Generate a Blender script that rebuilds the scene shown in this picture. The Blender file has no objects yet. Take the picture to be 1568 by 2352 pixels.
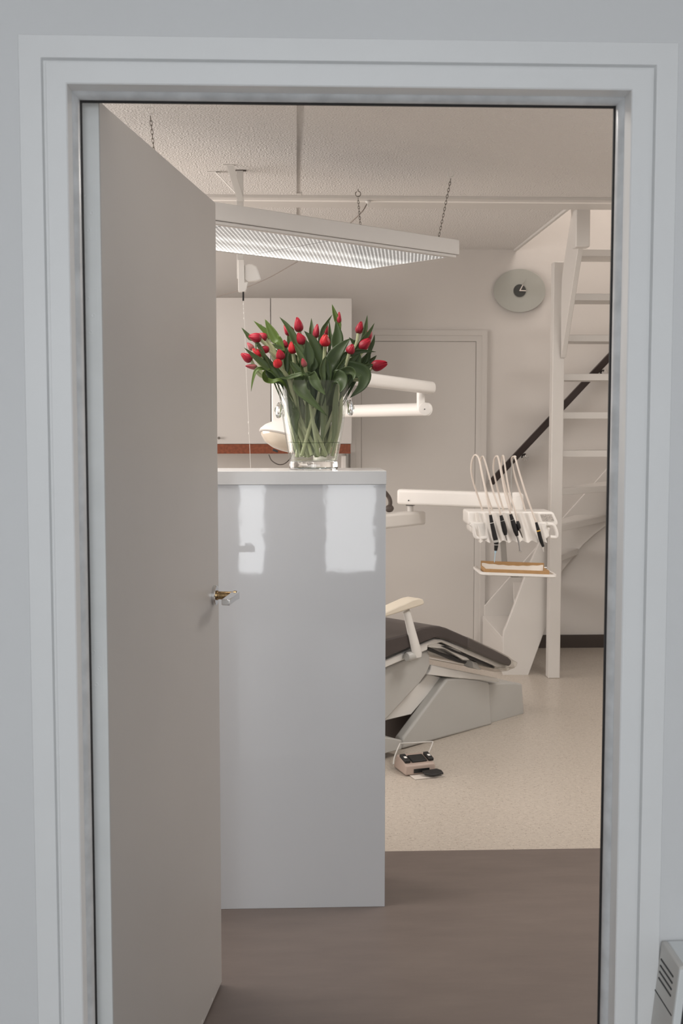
import bpy, bmesh, math, random
from mathutils import Vector, Matrix
random.seed(7)
V = Vector
R = math.radians
COL = bpy.context.scene.collection
SC = bpy.context.scene

# ------------------------------------------------------------------ camera model (for measuring the place)
F, CX, CY, EYE = 2650.0, 784.0, 1176.0, 1.515
PITCH = math.atan(202 / F)
YAW = math.atan(104 / F * math.cos(PITCH))
FW = V((math.sin(YAW) * math.cos(PITCH), math.cos(YAW) * math.cos(PITCH), -math.sin(PITCH)))
RT = V((math.cos(YAW), -math.sin(YAW), 0))
UP = RT.cross(FW)
CAM = V((0, 0, EYE))

def ray(x, y):
    return FW + RT * ((x - CX) / F) + UP * ((CY - y) / F)

def at(x, y, Y):
    d = ray(x, y)
    return CAM + d * (Y / d.y)

def onz(x, y, z):
    d = ray(x, y)
    return CAM + d * ((z - EYE) / d.z)

def onplane(x, y, p, n):
    d = ray(x, y)
    return CAM + d * ((p - CAM).dot(n) / d.dot(n))

# ------------------------------------------------------------------ materials
MATS = {}

def nodes_of(name):
    m = bpy.data.materials.new(name)
    m.use_nodes = True
    nt = m.node_tree
    return m, nt, nt.nodes['Principled BSDF']

def mat(name, col, rough=0.5, metal=0.0, spec=0.5, coat=0.0, bump=0.0, bscale=300.0, bdist=0.001, vary=0.0, vscale=6.0,
        col2=None, emit=None, estr=0.0, trans=0.0, ior=1.45, sss=0.0, detail=3.0):
    m, nt, p = nodes_of(name)
    p.inputs['Base Color'].default_value = (*col, 1)
    p.inputs['Roughness'].default_value = rough
    p.inputs['Metallic'].default_value = metal
    p.inputs['Specular IOR Level'].default_value = spec
    p.inputs['Coat Weight'].default_value = coat
    p.inputs['Coat Roughness'].default_value = 0.03
    p.inputs['Transmission Weight'].default_value = trans
    p.inputs['IOR'].default_value = ior
    if sss:
        p.inputs['Subsurface Weight'].default_value = sss
        p.inputs['Subsurface Radius'].default_value = (.01, .005, .003)
    if emit:
        p.inputs['Emission Color'].default_value = (*emit, 1)
        p.inputs['Emission Strength'].default_value = estr
    tc = nt.nodes.new('ShaderNodeTexCoord')
    if vary or col2:
        n = nt.nodes.new('ShaderNodeTexNoise')
        n.inputs['Scale'].default_value = vscale
        n.inputs['Detail'].default_value = detail
        nt.links.new(tc.outputs['Object'], n.inputs['Vector'])
        r = nt.nodes.new('ShaderNodeValToRGB')
        r.color_ramp.elements[0].position = .3
        r.color_ramp.elements[1].position = .7
        c2 = col2 or tuple(min(1, c * (1 + vary)) for c in col)
        c1 = col if col2 else tuple(c * (1 - vary) for c in col)
        r.color_ramp.elements[0].color = (*c1, 1)
        r.color_ramp.elements[1].color = (*c2, 1)
        nt.links.new(n.outputs['Fac'], r.inputs['Fac'])
        nt.links.new(r.outputs['Color'], p.inputs['Base Color'])
    if bump:
        n = nt.nodes.new('ShaderNodeTexNoise')
        n.inputs['Scale'].default_value = bscale
        n.inputs['Detail'].default_value = 2
        nt.links.new(tc.outputs['Object'], n.inputs['Vector'])
        b = nt.nodes.new('ShaderNodeBump')
        b.inputs['Strength'].default_value = bump
        b.inputs['Distance'].default_value = bdist
        nt.links.new(n.outputs['Fac'], b.inputs['Height'])
        nt.links.new(b.outputs['Normal'], p.inputs['Normal'])
    MATS[name] = m
    return m

wall_hall = mat('hall wall paint', (.72, .725, .73), .55, bump=.12, bscale=60, bdist=.003, vary=.012, vscale=3)
wall_room = mat('room wall paint', (.60, .575, .55), .7, bump=.15, bscale=220, bdist=.001, vary=.012, vscale=4)
ceil_mat = mat('stippled ceiling', (.69, .67, .65), .8, bump=1.0, bscale=115, bdist=.0085)
strip_white = mat('lit plank face', (.86, .84, .81), .5)  # paler than the board behind: the plank's lit front face put into colour
door_far = mat('far door paint', (.555, .533, .508), .45)
ceil_trim = mat('ceiling strip paint', (.62, .60, .575), .5)
frame_paint = mat('frame gloss paint', (.82, .825, .825), .32, bump=.05, bscale=40, bdist=.001, vary=.01, vscale=8)
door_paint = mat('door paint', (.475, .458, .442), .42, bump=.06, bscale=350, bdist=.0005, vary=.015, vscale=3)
door_edge = mat('hall lit door edge', (.80, .815, .81), .4, vary=.03, vscale=14, bump=.08, bscale=30, bdist=.001)  # whiter and cooler than the door face, hall light put into the colour
seal_mat = mat('grey rubber seal', (.62, .63, .64), .22, vary=.12, vscale=25)
black_gap = mat('dark seal lip', (.02, .018, .018), .6)
white_paint = mat('white gloss paint', (.63, .61, .585), .35, bump=.03, bscale=60, bdist=.001)
white_plastic = mat('white plastic', (.84, .82, .79), .32, vary=.01)
white_enamel = mat('white enamel', (.70, .69, .665), .3)
grey_enamel = mat('grey white enamel', (.44, .437, .42), .4, vary=.015, vscale=5)
fitting_paint = mat('light fitting paint', (.50, .485, .47), .45)
cream = mat('cream vinyl', (.66, .60, .50), .45)
dark_vinyl = mat('dark brown vinyl', (.052, .042, .040), .38, bump=.08, bscale=500, bdist=.0004, vary=.08)
dark_mech = mat('dark brown mechanism', (.075, .058, .05), .6)
black_plastic = mat('black plastic', (.012, .012, .013), .3)
black_rubber = mat('black ribbed rubber', (.018, .017, .017), .55, bump=.3, bscale=400, bdist=.001)
chrome = mat('chrome', (.72, .72, .72), .12, metal=1)
steel = mat('steel chain', (.20, .18, .16), .4, metal=.9)
brass = mat('worn brass', (.36, .25, .13), .28, metal=1, vary=.45, vscale=160)
wood_brown = mat('reddish wood grain', (.14, .035, .014), .4, col2=(.24, .07, .03), vscale=60)
cab_white = mat('cabinet laminate', (.52, .50, .48), .33)
joint_dark = mat('dark panel gasket', (.08, .075, .07), .8)
counter_gloss = mat('gloss counter laminate', (.62, .64, .67), .03, spec=.5, bump=.04, bscale=16, bdist=.003)
counter_top = mat('counter slab laminate', (.60, .605, .61), .16, bump=.02, bscale=14, bdist=.003)
rail_dark = mat('dark stained rail', (.022, .012, .010), .4)
base_dark = mat('dark brown baseboard', (.055, .042, .036), .5)
tan_plastic = mat('tan plastic', (.40, .315, .27), .45)
plate_metal = mat('pale base plate', (.62, .57, .52), .4)
cardboard = mat('tan cardboard', (.44, .265, .12), .6, vary=.06, vscale=40)
paper = mat('white paper', (.82, .77, .71), .7)
silicone = mat('white silicone', (.86, .83, .79), .35)
hose_mat = mat('beige hose', (.70, .63, .57), .4)
tip_blue = mat('pale blue tip', (.42, .60, .72), .4)
ring_yellow = mat('yellow ring', (.70, .42, .08), .3)
keys_grey = mat('grey keypad', (.45, .42, .39), .5, vary=.35, vscale=130)
clock_glass = mat('frosted grey green glass', (.37, .375, .345), .3)
clock_dark = mat('dark grey clock disc', (.05, .052, .05), .4)
clock_hand = mat('pale clock hand', (.70, .65, .60), .4)
clock_shade = mat('grey clock hand tip', (.34, .33, .30), .5)
rad_mat = mat('cream radiator paint', (.60, .58, .55), .45)
rad_white = mat('white radiator paint', (.74, .76, .76), .4)
rad_dark = mat('dark radiator grille', (.05, .05, .05), .6)
cable_dark = mat('dark cable', (.10, .085, .075), .5)
cable_pale = mat('pale cable', (.22, .19, .17), .5)
lens_mat = mat('cream reflector', (.74, .66, .55), .12, coat=.6)

def floor_brown():
    m, nt, p = nodes_of('brown linoleum')
    p.inputs['Roughness'].default_value = .42
    tc = nt.nodes.new('ShaderNodeTexCoord')
    mp = nt.nodes.new('ShaderNodeMapping')
    mp.inputs['Scale'].default_value = (1.2, 5, 1)
    n = nt.nodes.new('ShaderNodeTexNoise'); n.inputs['Scale'].default_value = 3; n.inputs['Detail'].default_value = 8
    n.inputs['Roughness'].default_value = .65
    nt.links.new(tc.outputs['Object'], mp.inputs['Vector']); nt.links.new(mp.outputs['Vector'], n.inputs['Vector'])
    r = nt.nodes.new('ShaderNodeValToRGB')
    r.color_ramp.elements[0].position = .3; r.color_ramp.elements[1].position = .72
    r.color_ramp.elements[0].color = (.128, .102, .091, 1); r.color_ramp.elements[1].color = (.158, .128, .113, 1)
    nt.links.new(n.outputs['Fac'], r.inputs['Fac']); nt.links.new(r.outputs['Color'], p.inputs['Base Color'])
    return m

def floor_beige():
    m, nt, p = nodes_of('speckled beige vinyl')
    p.inputs['Roughness'].default_value = .30
    tc = nt.nodes.new('ShaderNodeTexCoord')
    def speck(scale, lo, hi):
        n = nt.nodes.new('ShaderNodeTexNoise'); n.inputs['Scale'].default_value = scale; n.inputs['Detail'].default_value = 1.5
        nt.links.new(tc.outputs['Object'], n.inputs['Vector'])
        r = nt.nodes.new('ShaderNodeValToRGB')
        r.color_ramp.elements[0].position = lo; r.color_ramp.elements[1].position = hi
        nt.links.new(n.outputs['Fac'], r.inputs['Fac'])
        return r
    s1 = speck(150, .62, .72); s2 = speck(95, .64, .70); s3 = speck(60, .35, .65)
    def mix(fac, a, b):
        x = nt.nodes.new('ShaderNodeMix'); x.data_type = 'RGBA'
        nt.links.new(fac, x.inputs['Factor'])
        for s, v in ((x.inputs[6], a), (x.inputs[7], b)):
            if isinstance(v, tuple): s.default_value = (*v, 1)
            else: nt.links.new(v, s)
        return x.outputs[2]
    base = mix(s3.outputs['Color'], (.44, .392, .340), (.49, .438, .38))
    c = mix(s1.outputs['Color'], base, (.25, .20, .165))
    c = mix(s2.outputs['Color'], c, (.545, .49, .43))
    nt.links.new(c, p.inputs['Base Color'])
    return m

hall_floor = mat('pale grey hall floor', (.45, .45, .45), .4, vary=.03, vscale=5)
brown_floor, beige_floor = floor_brown(), floor_beige()

def thin_glass(name, tint, rim, ior=1.45, rough=0.0):
    """clear glass wall: see-through, mirror at grazing angles, tinted where one looks along the glass"""
    m = bpy.data.materials.new(name); m.use_nodes = True
    nt = m.node_tree; nt.nodes.clear()
    out = nt.nodes.new('ShaderNodeOutputMaterial')
    tr = nt.nodes.new('ShaderNodeBsdfTransparent')
    gl = nt.nodes.new('ShaderNodeBsdfGlossy'); gl.inputs['Roughness'].default_value = rough
    lw = nt.nodes.new('ShaderNodeLayerWeight'); lw.inputs['Blend'].default_value = .5
    f0 = ((ior - 1) / (ior + 1)) ** 2
    pw = nt.nodes.new('ShaderNodeMath'); pw.operation = 'POWER'; pw.inputs[1].default_value = 5
    nt.links.new(lw.outputs['Facing'], pw.inputs[0])
    fr = nt.nodes.new('ShaderNodeMath'); fr.operation = 'MULTIPLY_ADD'; fr.inputs[1].default_value = .8 * (1 - f0); fr.inputs[2].default_value = f0
    nt.links.new(pw.outputs[0], fr.inputs[0])
    cr = nt.nodes.new('ShaderNodeValToRGB')
    cr.color_ramp.elements[0].color = (*tint, 1); cr.color_ramp.elements[1].color = (*rim, 1)
    cr.color_ramp.elements[0].position = .62; cr.color_ramp.elements[1].position = .98
    nt.links.new(lw.outputs['Facing'], cr.inputs['Fac']); nt.links.new(cr.outputs['Color'], tr.inputs['Color'])
    mx = nt.nodes.new('ShaderNodeMixShader')
    nt.links.new(fr.outputs[0], mx.inputs['Fac']); nt.links.new(tr.outputs['BSDF'], mx.inputs[1]); nt.links.new(gl.outputs['BSDF'], mx.inputs[2])
    nt.links.new(mx.outputs['Shader'], out.inputs['Surface'])
    return m

vase_glass = thin_glass('clear vase glass', (.985, .99, .985), (.74, .77, .75))
water_mat = thin_glass('clear water', (.97, .985, .955), (.80, .86, .78), ior=1.33)
clear_plastic = thin_glass('clear plastic film', (.95, .94, .92), (.88, .86, .83), ior=1.75, rough=.28)
solid_glass = mat('solid glass', (.96, .97, .96), .02, trans=1.0, ior=1.5)

def lamp_lens():
    """prismatic acrylic panel: rows of small pyramids over the lit tubes"""
    m, nt, p = nodes_of('lit prismatic panel')
    p.inputs['Base Color'].default_value = (.22, .23, .24, 1); p.inputs['Roughness'].default_value = .2
    uv = nt.nodes.new('ShaderNodeUVMap')
    sep = nt.nodes.new('ShaderNodeSeparateXYZ'); nt.links.new(uv.outputs['UV'], sep.inputs[0])
    def math_(op, a, b=None):
        n = nt.nodes.new('ShaderNodeMath'); n.operation = op
        for i, v in enumerate((a, b)):
            if v is None: continue
            if isinstance(v, (int, float)): n.inputs[i].default_value = v
            else: nt.links.new(v, n.inputs[i])
        return n.outputs[0]
    def wave(s, k):
        return math_('ADD', math_('MULTIPLY', math_('SINE', math_('MULTIPLY', s, k)), .5), .5)
    k = 2 * math.pi / .016
    pd = math_('MULTIPLY', math_('ADD', sep.outputs['X'], sep.outputs['Y']), .7071)      # the pyramids stand diagonally
    qd = math_('MULTIPLY', math_('SUBTRACT', sep.outputs['X'], sep.outputs['Y']), .7071)
    ridges = math_('POWER', wave(pd, k), 2.2)
    cross = math_('ADD', .28, math_('MULTIPLY', math_('POWER', wave(qd, k), 2.0), 1.05))
    cell = math_('MULTIPLY', ridges, cross)
    def band(c, w):
        d = math_('ABSOLUTE', math_('SUBTRACT', sep.outputs['Y'], c))
        return math_('POWER', math_('MAXIMUM', math_('SUBTRACT', 1, math_('DIVIDE', d, w)), 0.0), 1.4)
    tubes = math_('ADD', band(.52, .20), math_('MULTIPLY', band(.27, .09), .5))
    nz = nt.nodes.new('ShaderNodeTexNoise'); nz.inputs['Scale'].default_value = 70
    nt.links.new(uv.outputs['UV'], nz.inputs['Vector'])
    s = math_('ADD', math_('MULTIPLY', cell, math_('ADD', .75, math_('MULTIPLY', tubes, .5))), math_('ADD', .12, math_('MULTIPLY', tubes, .62)))
    s = math_('MULTIPLY', s, math_('ADD', .35, math_('MULTIPLY', nz.outputs['Fac'], 1.1)))
    p.inputs['Emission Color'].default_value = (1.0, .985, .95, 1)
    st = math_('MULTIPLY', s, 1.0)
    nt.links.new(st, p.inputs['Emission Strength'])
    return m

lens_panel = lamp_lens()

def leaf_mat(name, a, b):
    m, nt, p = nodes_of(name)
    p.inputs['Roughness'].default_value = .48
    p.inputs['Specular IOR Level'].default_value = .35
    uv = nt.nodes.new('ShaderNodeUVMap')
    mp = nt.nodes.new('ShaderNodeMapping'); mp.inputs['Scale'].default_value = (26, 1.2, 1)
    nt.links.new(uv.outputs['UV'], mp.inputs['Vector'])
    n = nt.nodes.new('ShaderNodeTexNoise'); n.inputs['Scale'].default_value = 2.0; n.inputs['Detail'].default_value = 4
    nt.links.new(mp.outputs['Vector'], n.inputs['Vector'])
    r = nt.nodes.new('ShaderNodeValToRGB')
    r.color_ramp.elements[0].position = .3; r.color_ramp.elements[1].position = .7
    r.color_ramp.elements[0].color = (*a, 1); r.color_ramp.elements[1].color = (*b, 1)
    nt.links.new(n.outputs['Fac'], r.inputs['Fac']); nt.links.new(r.outputs['Color'], p.inputs['Base Color'])
    return m

leaf_a = leaf_mat('tulip leaf green', (0.043, 0.073, 0.023), (0.071, 0.100, 0.037))
leaf_b = leaf_mat('tulip leaf dark green', (0.028, 0.051, 0.016), (0.048, 0.073, 0.025))
leaf_c = leaf_mat('tulip leaf fresh green', (0.060, 0.102, 0.017), (0.088, 0.134, 0.028))

leaf_d = leaf_mat('tulip leaf pale green', (.13, .165, .075), (.20, .235, .12))

def petal_mat(name, top, mid, base):
    m, nt, p = nodes_of(name)
    p.inputs['Roughness'].default_value = .45
    p.inputs['Specular IOR Level'].default_value = .3
    uv = nt.nodes.new('ShaderNodeUVMap')
    sep = nt.nodes.new('ShaderNodeSeparateXYZ'); nt.links.new(uv.outputs['UV'], sep.inputs[0])
    mp = nt.nodes.new('ShaderNodeMapping'); mp.inputs['Scale'].default_value = (14, 1, 1)
    nt.links.new(uv.outputs['UV'], mp.inputs['Vector'])
    n = nt.nodes.new('ShaderNodeTexNoise'); n.inputs['Scale'].default_value = 2; n.inputs['Detail'].default_value = 3
    nt.links.new(mp.outputs['Vector'], n.inputs['Vector'])
    ad = nt.nodes.new('ShaderNodeMath'); ad.operation = 'MULTIPLY_ADD'
    nt.links.new(n.outputs['Fac'], ad.inputs[0]); ad.inputs[1].default_value = .35
    nt.links.new(sep.outputs['Y'], ad.inputs[2])
    r = nt.nodes.new('ShaderNodeValToRGB')
    e = r.color_ramp.elements
    e[0].position = .12; e[0].color = (*base, 1)
    e[1].position = 1.0; e[1].color = (*top, 1)
    x = e.new(.42); x.color = (*mid, 1)
    nt.links.new(ad.outputs[0], r.inputs['Fac']); nt.links.new(r.outputs['Color'], p.inputs['Base Color'])
    return m

petal_red = petal_mat('red petal', (.33, .007, .022), (.24, .009, .024), (.17, .065, .045))
petal_bright = petal_mat('scarlet petal', (.44, .014, .018), (.37, .010, .02), (.28, .028, .028))
petal_pale = petal_mat('pale pink petal', (.32, .04, .055), (.27, .09, .085), (.14, .16, .08))
stem_mat = mat('pale green stem', (.30, .335, .18), .4, col2=(.41, .43, .26), vscale=14)
stem_dark = mat('green flower stalk', (.10, .15, .06), .45)

# ------------------------------------------------------------------ geometry helpers
class MB:
    def __init__(self):
        self.v, self.f, self.uv = [], [], []

    def add(self, vs, fs, uvs=None):
        o = len(self.v)
        self.v += [V(p) for p in vs]
        for i, f in enumerate(fs):
            self.f.append([o + k for k in f])
            self.uv.append([uvs[k] for k in f] if uvs else None)
        return self

    def box(self, x0, x1, y0, y1, z0, z1):
        return self.prism([V((x0, y0, z0)), V((x1, y0, z0)), V((x1, y1, z0)), V((x0, y1, z0))], V((0, 0, z1 - z0)))

    def prism(self, pts, ext):
        pts = [V(p) for p in pts]; n = len(pts); ext = V(ext)
        vs = pts + [p + ext for p in pts]
        fs = [list(range(n))[::-1], list(range(n, 2 * n))]
        fs += [[i, (i + 1) % n, n + (i + 1) % n, n + i] for i in range(n)]
        return self.add(vs, fs)

    def obox(self, c, a, b, d):
        """box with centre c and half-axis vectors a, b, d"""
        c, a, b, d = V(c), V(a), V(b), V(d)
        return self.prism([c - a - b - d, c + a - b - d, c + a + b - d, c - a + b - d], d * 2)

    def tube(self, path, r, n=10, flat=1.0, up=None, cap=True):
        path = [V(p) for p in path]; m = len(path)
        rs = r if isinstance(r, (list, tuple)) else [r] * m
        t0 = (path[1] - path[0]).normalized()
        a = V(up) if up else (V((0, 0, 1)) if abs(t0.z) < .9 else V((1, 0, 0)))
        vs, fs = [], []
        for i, p in enumerate(path):
            t = (path[min(i + 1, m - 1)] - path[max(i - 1, 0)]).normalized()
            a = (a - t * a.dot(t)).normalized(); b = t.cross(a)
            for k in range(n):
                g = 2 * math.pi * k / n
                vs.append(p + a * (math.cos(g) * rs[i]) + b * (math.sin(g) * rs[i] * flat))
        for i in range(m - 1):
            for k in range(n):
                fs.append([i * n + k, i * n + (k + 1) % n, (i + 1) * n + (k + 1) % n, (i + 1) * n + k])
        if cap:
            fs.append(list(range(n))[::-1]); fs.append([(m - 1) * n + k for k in range(n)])
        return self.add(vs, fs)

    def lathe(self, prof, c=(0, 0, 0), axis=(0, 0, 1), n=48, cap=True, sx=1.0):
        c, w = V(c), V(axis).normalized()
        a = w.orthogonal().normalized() if abs(w.z) < .99 else V((1, 0, 0))
        b = w.cross(a)
        vs, fs = [], []
        for (r, h) in prof:
            for k in range(n):
                g = 2 * math.pi * k / n
                vs.append(c + w * h + a * (math.cos(g) * r * sx) + b * (math.sin(g) * r))
        m = len(prof)
        for i in range(m - 1):
            for k in range(n):
                fs.append([i * n + k, i * n + (k + 1) % n, (i + 1) * n + (k + 1) % n, (i + 1) * n + k])
        if cap:
            fs.append(list(range(n))[::-1]); fs.append([(m - 1) * n + k for k in range(n)])
        return self.add(vs, fs)

    def ball(self, c, r, axis=(0, 0, 1), h=None, n=16, m=10):
        h = h or r
        return self.lathe([(max(1e-5, r * math.sin(math.pi * i / m)), -h * math.cos(math.pi * i / m)) for i in range(m + 1)], c, axis, n)

    def link(self, c, d, side, L, W, r):
        """one oval chain link"""
        pts = []
        for k in range(14):
            g = 2 * math.pi * k / 14
            pts.append(V(c) + V(d) * (math.cos(g) * L) + V(side) * (math.sin(g) * W))
        return self.tube(pts + [pts[0]], r, 5, cap=False)

    def build(self, name, m, parent=None, smooth=True, bevel=0.0, seg=2, ang=35, solid=0.0, normals=True):
        root = parent
        while root is not None and root.parent is not None:
            root = root.parent
        off = root.location.copy() if root is not None else V((0, 0, 0))
        if root is None and self.v:
            lo = V([min(p[i] for p in self.v) for i in range(3)]); hi = V([max(p[i] for p in self.v) for i in range(3)])
            off = V(((lo.x + hi.x) / 2, (lo.y + hi.y) / 2, lo.z))
        me = bpy.data.meshes.new(name)
        me.from_pydata([p - off for p in self.v], [], self.f)
        if any(self.uv):
            lay = me.uv_layers.new(name='UVMap')
            i = 0
            for f, u in zip(self.f, self.uv):
                for k in range(len(f)):
                    lay.data[i].uv = u[k] if u else (0, 0); i += 1
        if normals:
            bm = bmesh.new(); bm.from_mesh(me)
            bmesh.ops.recalc_face_normals(bm, faces=bm.faces)
            bm.to_mesh(me); bm.free()
        me.materials.append(m)
        if smooth:
            for p in me.polygons: p.use_smooth = True
            me.set_sharp_from_angle(angle=R(ang))
        o = bpy.data.objects.new(name, me)
        COL.objects.link(o)
        if parent is not None:
            o.parent = parent
        else:
            o.location = off
        if solid:
            s = o.modifiers.new('thickness', 'SOLIDIFY'); s.thickness = solid; s.offset = 0
        if bevel:
            b = o.modifiers.new('edges', 'BEVEL'); b.width = bevel; b.segments = seg; b.limit_method = 'ANGLE'; b.angle_limit = R(40)
            b.harden_normals = False
        return o

def tag(o, label=None, cat=None, group=None, kind=None):
    if label: o['label'] = label
    if cat: o['category'] = cat
    if group: o['group'] = group
    if kind: o['kind'] = kind
    return o

def thing(name, loc, label, cat, group=None):
    o = bpy.data.objects.new(name, None)
    COL.objects.link(o)
    o.location = V(loc); o.empty_display_size = .05
    return tag(o, label, cat, group)

def struct(o, label, cat):
    return tag(o, label, cat, kind='structure')

def smooth_path(pts, n=24):
    """Catmull-Rom through the points"""
    pts = [V(p) for p in pts]
    P = [pts[0] * 2 - pts[1]] + pts + [pts[-1] * 2 - pts[-2]]
    out = []; s = len(pts) - 1
    for i in range(n + 1):
        t = i / n * s; k = min(int(t), s - 1); u = t - k
        a, b, c, d = P[k:k + 4]
        out.append(.5 * ((2 * b) + (c - a) * u + (2 * a - 5 * b + 4 * c - d) * u * u + (3 * b - a - 3 * c + d) * u ** 3))
    return out

# ================================================================== THE SETTING
NEAR = 2.0          # hall face of the wall with the doorway
FAR = 7.69          # back wall of the treatment room
CEIL = 2.665
XL, XR, ZT = -.381, .5725, 2.082   # clear opening of the door frame
SPLIT = 3.99        # brown linoleum meets the speckled floor

struct(MB().box(-2.6, 2.5, -2.1, NEAR - .15, -.05, 0).build('floor_hall', hall_floor, smooth=False), 'pale grey hall floor before the doorway', 'floor')
fl = MB().box(-2.6, 2.5, NEAR - .15, SPLIT, -.05, 0).build('floor', brown_floor, smooth=False)
struct(fl, 'brown grey linoleum floor running in from the doorway', 'floor')
fl2 = MB().box(-2.6, 2.5, SPLIT, FAR + .1, -.05, 0).build('floor_room', beige_floor, smooth=False)
struct(fl2, 'speckled beige vinyl floor of the treatment room', 'floor')

hx = .05
w = MB()
w.box(-2.6, XL - hx, NEAR, NEAR + .13, 0, CEIL + .2).box(XR + hx, 2.5, NEAR, NEAR + .13, 0, CEIL + .2).box(XL - hx, XR + hx, NEAR, NEAR + .13, ZT + hx, CEIL + .2)
struct(w.build('wall_front', wall_hall, smooth=False), 'pale grey white hall wall around the open doorway', 'wall')
struct(MB().box(-2.6, 2.5, FAR, FAR + .1, 0, 4.3).build('wall_back', wall_room, smooth=False), 'warm white back wall behind stairs and clock', 'wall')
struct(MB().box(2.5, 2.6, NEAR, FAR, 0, 4.3).build('wall_right', wall_room, smooth=False), 'warm white right side wall beyond the staircase', 'wall')
# left room wall with a long window
WY0, WY1, WZ0, WZ1 = 4.35, 7.0, .85, 2.35
w = MB().box(-2.7, -2.6, NEAR, WY0, 0, CEIL + .2).box(-2.7, -2.6, WY1, FAR, 0, CEIL + .2)
w.box(-2.7, -2.6, WY0, WY1, 0, WZ0).box(-2.7, -2.6, WY0, WY1, WZ1, CEIL + .2)
struct(w.build('wall_left', wall_room, smooth=False), 'warm white left side wall with long window', 'wall')
# hall shell
struct(MB().box(-2.7, -2.6, -2.1, NEAR, 0, CEIL + .2).build('wall_hall_left', wall_hall, smooth=False), 'white hall wall on the left side', 'wall')
struct(MB().box(2.5, 2.6, -2.1, NEAR, 0, CEIL + .2).build('wall_hall_right', wall_hall, smooth=False), 'white hall wall on the right side', 'wall')
w = MB()
PANES = ((-.47, -.235, .32, 1.12), (.215, .64, .32, 1.12), (-1.1, 1.1, 1.35, 2.35))   # two low panes and an unseen upper window added to light frame and counter
xs = sorted({-2.6, 2.5} | {p[0] for p in PANES} | {p[1] for p in PANES}); zs = [0, .32, 1.12, 1.35, 2.35, CEIL + .2]
for x0, x1 in zip(xs, xs[1:]):
    for z0, z1 in zip(zs, zs[1:]):
        if not any(p[0] <= x0 and x1 <= p[1] and p[2] <= z0 and z1 <= p[3] for p in PANES):
            w.box(x0, x1, -2.1, -2.0, z0, z1)
struct(w.build('wall_hall_back', wall_hall, smooth=False), 'white hall wall with windows', 'wall')
for i, (x0, x1, z0, z1) in enumerate(PANES):
    g = MB()
    for a, b, c, d in ((x0, x1, z0, z0 + .03), (x0, x1, z1 - .03, z1), (x0, x0 + .015, z0, z1), (x1 - .015, x1, z0, z1)):
        g.box(a, b, -2.09, -2.03, c, d)
    struct(g.build('window_%d' % (i + 1), frame_paint, smooth=False), 'white frame of an unseen hall window', 'window')

# ceilings: the hall, the room with the stair opening
HX0, HX1, HY0 = onz(1240, 530, CEIL).x, 2.5, 6.18
c = MB().box(-2.7, 2.6, -2.1, NEAR + .05, CEIL, CEIL + .2)
struct(c.build('ceiling_hall', wall_hall, smooth=False), 'white hall ceiling', 'ceiling')
xj = onz(690, 300, CEIL).x
c = MB().box(-2.7, xj - .015, NEAR + .05, FAR + .05, CEIL, CEIL + .22).box(xj - .015, xj + .012, NEAR + .05, FAR + .05, CEIL + .009, CEIL + .22)
c.box(xj + .012, 2.6, NEAR + .05, HY0, CEIL, CEIL + .22).box(xj + .012, HX0, HY0, FAR + .05, CEIL, CEIL + .22)
struct(c.build('ceiling', ceil_mat, smooth=False), 'stippled off white ceiling of the treatment room', 'ceiling')
c = MB().box(HX0 - .1, 2.6, HY0 - .1, FAR + .1, 4.2, 4.3).box(HX0 - .1, HX0, HY0, FAR, CEIL + .22, 4.2).box(HX0 - .1, 2.6, HY0 - .1, HY0, CEIL + .22, 4.2)
struct(c.build('wall_upper', wall_room, smooth=False), 'white shaft walls above the stair opening', 'wall')
c = MB().box(HX0 - .018, HX0 + .002, HY0, FAR, CEIL - .012, CEIL + .02)
struct(c.build('trim_1', ceil_trim, bevel=.003), 'pale edge strip along the stair opening in the ceiling', 'trim')
Yp0, Yp1 = onz(1100, 457, CEIL - .018).y, onz(1100, 481, CEIL - .018).y
c = MB().box(-2.6, 2.5, Yp0 + .03, Yp1, CEIL - .016, CEIL + .001).box(xj - .0148, xj + .0118, Yp0 - .002, Yp1, CEIL - .001, CEIL + .010)
struct(c.build('trim_3', ceil_trim, bevel=.002), 'flat board behind the pale ceiling strip', 'trim')
Ya = onz(1100, 455.5, CEIL).y; Yb = onz(1100, 464, CEIL - .018).y
c = MB().prism([V((-2.6, Ya, CEIL + .001)), V((-2.6, Yb, CEIL - .018)), V((-2.6, Yb + .03, CEIL - .018)), V((-2.6, Yb + .03, CEIL + .001))], V((5.1, 0, 0)))
struct(c.build('trim_2', strip_white, bevel=.0015), 'sloped plank edge across the ceiling, coloured paler as if lit', 'trim')
# dark baseboard under the stairs
xb = onz(1236, 1487, 0).x
c = MB().box(1.27, 2.5, FAR - .015, FAR, 0, .088)
struct(c.build('baseboard_back', base_dark, bevel=.002), 'dark brown baseboard on the back wall under the stairs', 'baseboard')

# ---------------------------------------------------------------- the door frame
def sweep_frame(prof, name, m, parent=None, xl=XL, xr=XR, zt=ZT, yb=0.0, **k):
    g = MB(); vs, fs = [], []
    for o, y in prof:
        vs += [V((xl - o, y + yb, 0)), V((xl - o, y + yb, zt + o)), V((xr + o, y + yb, zt + o)), V((xr + o, y + yb, 0))]
    for i in range(len(prof) - 1):
        for j in range(3):
            fs.append([i * 4 + j, i * 4 + j + 1, i * 4 + 4 + j + 1, i * 4 + 4 + j])
    g.add(vs, fs)
    return g.build(name, m, parent, normals=False, **k)

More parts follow.
